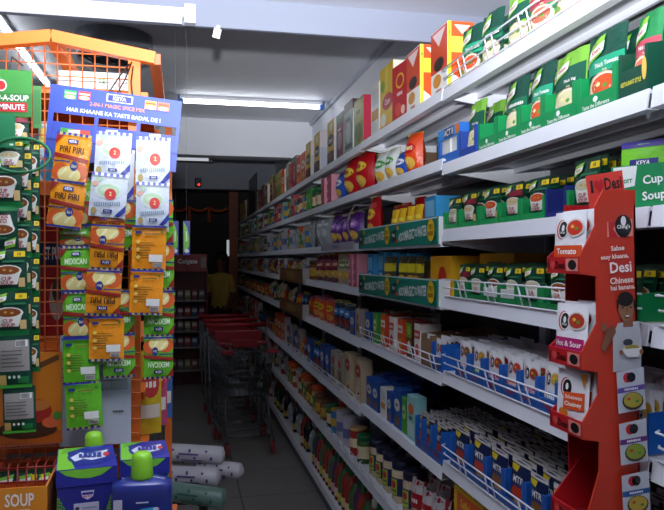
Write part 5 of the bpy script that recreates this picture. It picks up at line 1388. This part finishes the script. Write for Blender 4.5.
# nested shopping trolleys
RT = mat('9a1a22', .4, 0, .05); DK = mat('1b1b1d', .5)
def trolley():
    e = empty('shopping_trolley')
    # local: nose towards -y, handle at +y; origin on the floor under the nose
    nw, hw_, L = .19, .27, .78
    zb0, zb1, zt0, zt1 = .50, .42, .86, .93
    def W(t): return nw + (hw_ - nw) * t
    def ZT(t): return zt0 + (zt1 - zt0) * t
    def ZB(t): return zb0 + (zb1 - zb0) * t
    bk_ = MB()
    r = .0035
    for f in [i / 7 for i in range(8)]:
        pts = []
        for sgn, t in ((-1, 1), (-1, 0), (1, 0), (1, 1)):
            zq = ZB(t) + (ZT(t) - ZB(t)) * f
            pts.append((sgn * W(t) * (.86 + .14 * f), t * L + .06 * (1 - f) * (1 - t), zq))
        bk_.tube(pts, r * (1.6 if f in (0, 1) else 1), CHROME, 5)
    for i in range(15):
        t = i / 14
        for sgn in (-1, 1):
            bk_.tube([(sgn * W(t) * .86, t * L + .06 * (1 - t), ZB(t)), (sgn * W(t), t * L, ZT(t))], r, CHROME, 5)
        bk_.tube([(-W(t) * .86, t * L + .06 * (1 - t), ZB(t)), (W(t) * .86, t * L + .06 * (1 - t), ZB(t))], r, CHROME, 5)
    for i in range(9):
        u = -1 + 2 * i / 8
        bk_.tube([(u * nw * .86, .06, zb0), (u * nw, 0, zt0)], r, CHROME, 5)
        bk_.tube([(u * nw * .86, .06, zb0), (u * hw_ * .86, L, zb1)], r, CHROME, 5)
    ob('basket', bk_, e)
    fr = MB()
    for s in (-1, 1):
        fr.tube([(s * hw_, L + .1, 1.0), (s * hw_, L + .03, .9), (s * .25, L - .08, .2), (s * .23, .7, .17), (s * .19, .04, .15), (s * .19, .02, .12)], .011, CHROME, 7)
        fr.tube([(s * .2, .1, .16), (s * .17, .2, .48)], .009, CHROME, 6)
    for yy, ww in ((.05, .19), (.3, .205), (.55, .22)): fr.tube([(-ww, yy, .16), (ww, yy, .16)], .007, CHROME, 6)
    for i in range(7):
        u = -1 + i / 3
        fr.tube([(u * .18, .05, .165), (u * .21, .6, .18)], .003, CHROME, 5)
    ob('frame', fr, e)
    ob('handle', MB().tube([(-hw_ - .01, L + .1, 1.0), (hw_ + .01, L + .1, 1.0)], .021, RT, 10), e)
    ob('seat_flap', MB().box(-hw_ * .8, hw_ * .8, L - .02, L + .01, .80, .96, RT, .005), e, (0, 0, 0), (radians(0), 0, 0))
    for s in (-1, 1):
        ob('corner_bumper', MB().box(s * nw - .05, s * nw + .05, -.02, .03, zt0 - .012, zt0 + .018, RT, .006), e)
    ob('front_badge', MB().box(-.11, .11, .30, .31, .865, .93, RT, .004), e)
    for s in (-1, 1):
        for yy in (.03, .64):
            c = MB()
            xx = s * (.19 if yy < .3 else .225)
            c.tube([(xx - .012, yy + .02, .06), (xx + .012, yy + .02, .06)], .058, mat('a5322a', .4), 16)
            c.tube([(xx - .014, yy + .02, .06), (xx + .014, yy + .02, .06)], .036, DK, 12)
            wo = ob('wheel', c, e)
            ob('fork', MB().box(xx - .02, xx - .015, yy, yy + .035, .05, .14, CHROME).box(xx + .015, xx + .02, yy, yy + .035, .05, .14, CHROME).box(xx - .02, xx + .02, yy, yy + .035, .135, .15, CHROME), wo)
    return e
tr = trolley()
def clone(root):
    c = root.copy(); COL.objects.link(c)
    for ch in list(root.children):
        d = ch.copy(); COL.objects.link(d); d.parent = c
        for g_ in list(ch.children):
            h_ = g_.copy(); COL.objects.link(h_); h_.parent = d
    return c
trs = [tr] + [clone(tr) for _ in range(2)]
for i, (o, yy, xx) in enumerate(zip(trs, (5.75, 6.32, 6.89), (.555, .53, .51))):
    o.location = (xx, yy, 0.001)
    o.rotation_euler = (0, 0, radians(3))
    tag(o, ['nearest', 'middle', 'farthest'][i] + ' shopping trolley of the nested row with red handles', 'trolley', 'nested shopping trolleys')

# red gondola with small cartons at the far end
GY = 9.0
gx0, gzt = onY(168, 254, GY); gx1, _ = onY(207, 254, GY)
gd = empty('far_shelf_unit', ((gx0 + gx1) / 2, GY, 0))
gw = (gx1 - gx0) / 2
ob('back_panel', MB().box(-gw, gw, .28, .3, 0, gzt - .2, mat('5a1418', .5)), gd)
for s in (-1, 1): ob('side_panel', MB().box(s * gw - .01, s * gw + .01, 0, .3, 0, gzt - .2, mat('6a1a1e', .5)), gd)
hz = MB().box(-gw, gw, -.01, .02, gzt - .22, gzt, mat('8a1a22', .45))
hz.prints([('t', 'Colgate', .5, .55, .34, .6, 'e8e0e0'), ('r', .84, .2, .97, .85, '6a6466')], 2 * gw, .22, lambda x, z, e: (x - gw, -.01 - e, gzt - .22 + z))
ob('header', hz, gd)
COLS = ['8a3a3a', 'b04a3a', '6a6a72', '3a5a8a', '9a8a4a', '7a2a4a']
CW = {'8a3a3a': 'dull red', 'b04a3a': 'brick red', '6a6a72': 'grey', '3a5a8a': 'blue', '9a8a4a': 'khaki', '7a2a4a': 'plum'}
farm = {}
for i, py in enumerate((300, 317, 331, 347, 370)):
    zq = onY(190, py, GY)[1]
    ob('shelf', MB().box(-gw + .01, gw - .01, 0, .28, zq - .02, zq, mat('8a8488', .5)), gd)
    for j in range(5):
        c = COLS[(i * 3 + j * 2) % 6]
        if c not in farm: farm[c] = MB().box(-.035, .035, -.08, .08, 0, .12, card(c), .003).prints([('r', .1, .5, .9, .85, 'b8b0a8'), ('r', .1, .1, .9, .3, '4a3a3a')], .07, .12, lambda x, z, e: (x - .035, -.08 - e, z)).mesh('toothpaste_carton')
        o = ob('toothpaste_carton', farm[c], None, (gd.location.x + (-2 + j) * .088, GY + .10, zq + .001))
        o['category'] = 'box'
        o['label'] = CW[c] + ' small carton, ' + nth(j) + ' from left, ' + nth(i) + ' shelf of far red unit'
        o['group'] = 'small cartons on the far red shelf unit'
tag(gd, 'red shelf unit with white header lettering at the far end', 'shelving')

# two lime and blue hanging boards
for i, (a0, a1) in enumerate(((172, 178.5), (183, 190))):
    Y = 3.0 + .0 * i
    x0, zb = onY(a0, 255, Y); x1, zt_ = onY(a1, 221, Y)
    w, h = x1 - x0, zt_ - zb
    e = empty('hanging_sign', ((x0 + x1) / 2, Y, zb))
    mb = MB().box(-w / 2, w / 2, 0, .006, 0, h, card('2a3a9a'))
    mb.prints([('p', [(.1, .98), (.6, .8), (.9, .5), (.85, .25), (.5, .12), (.1, .08)], '7cc83a'), ('e', .55, .12, .3, .06, 'd8dcf0'), ('r', .4, .4, .6, .7, 'd8f0c0')], w, h, lambda x, z, e_: (x - w / 2, -e_, z))
    ob('board', mb, e)
    ob('string', MB().tube([(0, .003, h), (0, .003, CEIL - zb)], .0003, mat('a0a0a4', .5), 4), e)
    tag(e, ['left', 'right'][i] + ' of two narrow blue and lime hanging boards in the aisle', 'sign', 'blue and lime hanging boards')

# orange festoon near the back
gx0, gz = onY(170, 207, 10.6); gx1, _ = onY(228, 207, 10.6)
pts = [(gx0 + (gx1 - gx0) * i / 24, 10.6, gz - .05 * abs(sin(i / 24 * pi * 3))) for i in range(25)]
ga = empty('festoon', pts[0])
ob('garland', MB().tube([Vector(p) - Vector(pts[0]) for p in pts], .022, mat('b8521e', .7, 0, .3, 60, .6), 7), ga)
for i in (8, 16): ob('tassel', MB().tube([Vector(pts[i]) - Vector(pts[0]), Vector(pts[i]) - Vector(pts[0]) - Vector((0, 0, .22))], .025, mat('b8521e', .7, 0, .3, 60, .6), 7), ga)
for i in (0, 24): ob('tie_string', MB().tube([Vector(pts[i]) - Vector(pts[0]), Vector(pts[i]) - Vector(pts[0]) + Vector((0, -.1, Z3 + .05 - pts[i][2]))], .004, DK, 5), ga)
tag(ga, 'orange garland strung across the dark far end', 'garland')
# pale strip light beside the far door post
sx, sz0 = onY(228, 256, 11.55); _, sz1 = onY(228, 240, 11.55)
sl = MB().box(-.02, .02, -.01, .01, -.0, sz1 - sz0, mat('dfe4e8', .4, 0, 0, emit=.35))
sl.box(-.028, .028, .01, .04, -.02, sz1 - sz0 + .02, mat('3a3a3c', .5))
tag(ob('strip_lamp', sl, None, (sx, 11.56, sz0)), 'thin pale strip lamp on the far reddish door post', 'lamp')

# person in a yellow shirt far down the aisle
def skin_body(name, joints, edges, root, m, parent):
    me_ = bpy.data.meshes.new(name)
    me_.from_pydata([j[0] for j in joints], edges, [])
    o = bpy.data.objects.new(name, me_); COL.objects.link(o); o.parent = parent
    md = o.modifiers.new('skin', 'SKIN'); md.use_smooth_shade = True
    sv = me_.skin_vertices[0].data if me_.skin_vertices else None
    if sv is None:
        me_.attributes  # keep
    for i, j in enumerate(joints):
        s_ = me_.skin_vertices[0].data[i]; s_.radius = j[1]; s_.use_root = (i == root)
    sb_ = o.modifiers.new('sub', 'SUBSURF'); sb_.levels = 1; sb_.render_levels = 1
    dg = bpy.context.evaluated_depsgraph_get()
    ev = o.evaluated_get(dg)
    nm = bpy.data.meshes.new_from_object(ev)
    o.modifiers.clear()
    o.data = nm
    nm.materials.clear(); 
    for mm in m: nm.materials.append(mm)
    return o
pxx, _ = onY(221, 290, 10.4)
pe = empty('person', (pxx, 10.4, 0.001), (0, 0, radians(-35)))
SK = mat('6a4430', .5); YS = mat('c9a548', .7, 0, .1, 20); TR = mat('23252c', .7); HR = mat('100d0c', .6)
J = [((0, 0, .92), (.14, .10)), ((0, 0, 1.12), (.135, .095)), ((0, 0, 1.32), (.165, .10)), ((0, 0, 1.42), (.06, .06)), ((0, -.01, 1.50), (.055, .06)), ((0, -.02, 1.58), (.075, .09)), ((0, -.01, 1.66), (.06, .075)),
     ((.17, 0, 1.36), (.055, .055)), ((.22, 0, 1.10), (.045, .045)), ((.20, -.14, .92), (.035, .035)), ((.19, -.22, .90), (.03, .04)),
     ((-.17, 0, 1.36), (.055, .055)), ((-.22, .01, 1.10), (.045, .045)), ((-.20, -.16, .98), (.035, .035)), ((-.17, -.24, .98), (.03, .04)),
     ((.09, 0, .85), (.09, .09)), ((.10, 0, .48), (.065, .065)), ((.10, .02, .09), (.045, .045)), ((.10, -.12, .035), (.04, .035)),
     ((-.09, 0, .85), (.09, .09)), ((-.10, -.02, .48), (.065, .065)), ((-.10, .02, .09), (.045, .045)), ((-.10, -.12, .035), (.04, .035))]
Ed = [(0, 1), (1, 2), (2, 3), (3, 4), (4, 5), (5, 6), (2, 7), (7, 8), (8, 9), (9, 10), (2, 11), (11, 12), (12, 13), (13, 14), (0, 15), (15, 16), (16, 17), (17, 18), (0, 19), (19, 20), (20, 21), (21, 22)]
try:
    tmp = bpy.data.meshes.new('t'); 
    body_me = bpy.data.meshes.new('body'); body_me.from_pydata([j[0] for j in J], Ed, [])
    bo = bpy.data.objects.new('body', body_me); COL.objects.link(bo)
    bo.modifiers.new('skin', 'SKIN').use_smooth_shade = True
    lay = body_me.skin_vertices
    if not lay:
        bm = bmesh.new(); bm.from_mesh(body_me); bm.verts.layers.skin.verify(); bm.to_mesh(body_me); bm.free()
    for i, j in enumerate(J):
        s_ = body_me.skin_vertices[0].data[i]; s_.radius = j[1]; s_.use_root = (i == 0)
    bo.modifiers.new('sub', 'SUBSURF').levels = 2
    nm = bpy.data.meshes.new_from_object(bo.evaluated_get(bpy.context.evaluated_depsgraph_get()))
    bo.modifiers.clear(); bo.data = nm
    nm.materials.clear()
    for mm in (SK, YS, TR): nm.materials.append(mm)
    for p in nm.polygons:
        c = p.center
        p.material_index = 2 if c.z < .93 and abs(c.x) < .185 and c.y > -.13 or c.z < .06 else (1 if .93 <= c.z < 1.42 and not (abs(c.x) > .17 and c.z < 1.14) else 0)
        p.use_smooth = True
    bo.parent = pe
except Exception as ex:
    print('person failed', ex)
hm = MB().lathe([(.03, 1.585), (.092, 1.60), (.097, 1.65), (.085, 1.70), (.05, 1.73), (.01, 1.74)], HR, 14, 0, .012)
ob('hair', hm, pe)
ob('nose', MB().lathe([(.014, 1.575), (.012, 1.59), (.005, 1.61)], SK, 8, 0, -.105), pe)
for s in (-1, 1): ob('ear', MB().lathe([(.008, 1.56), (.016, 1.58), (.012, 1.605)], SK, 8, s * .082, -.005), pe)
tag(pe, 'person in a yellow shirt standing at the dark far end of the aisle', 'person')

finish_labels()
finish_trays()
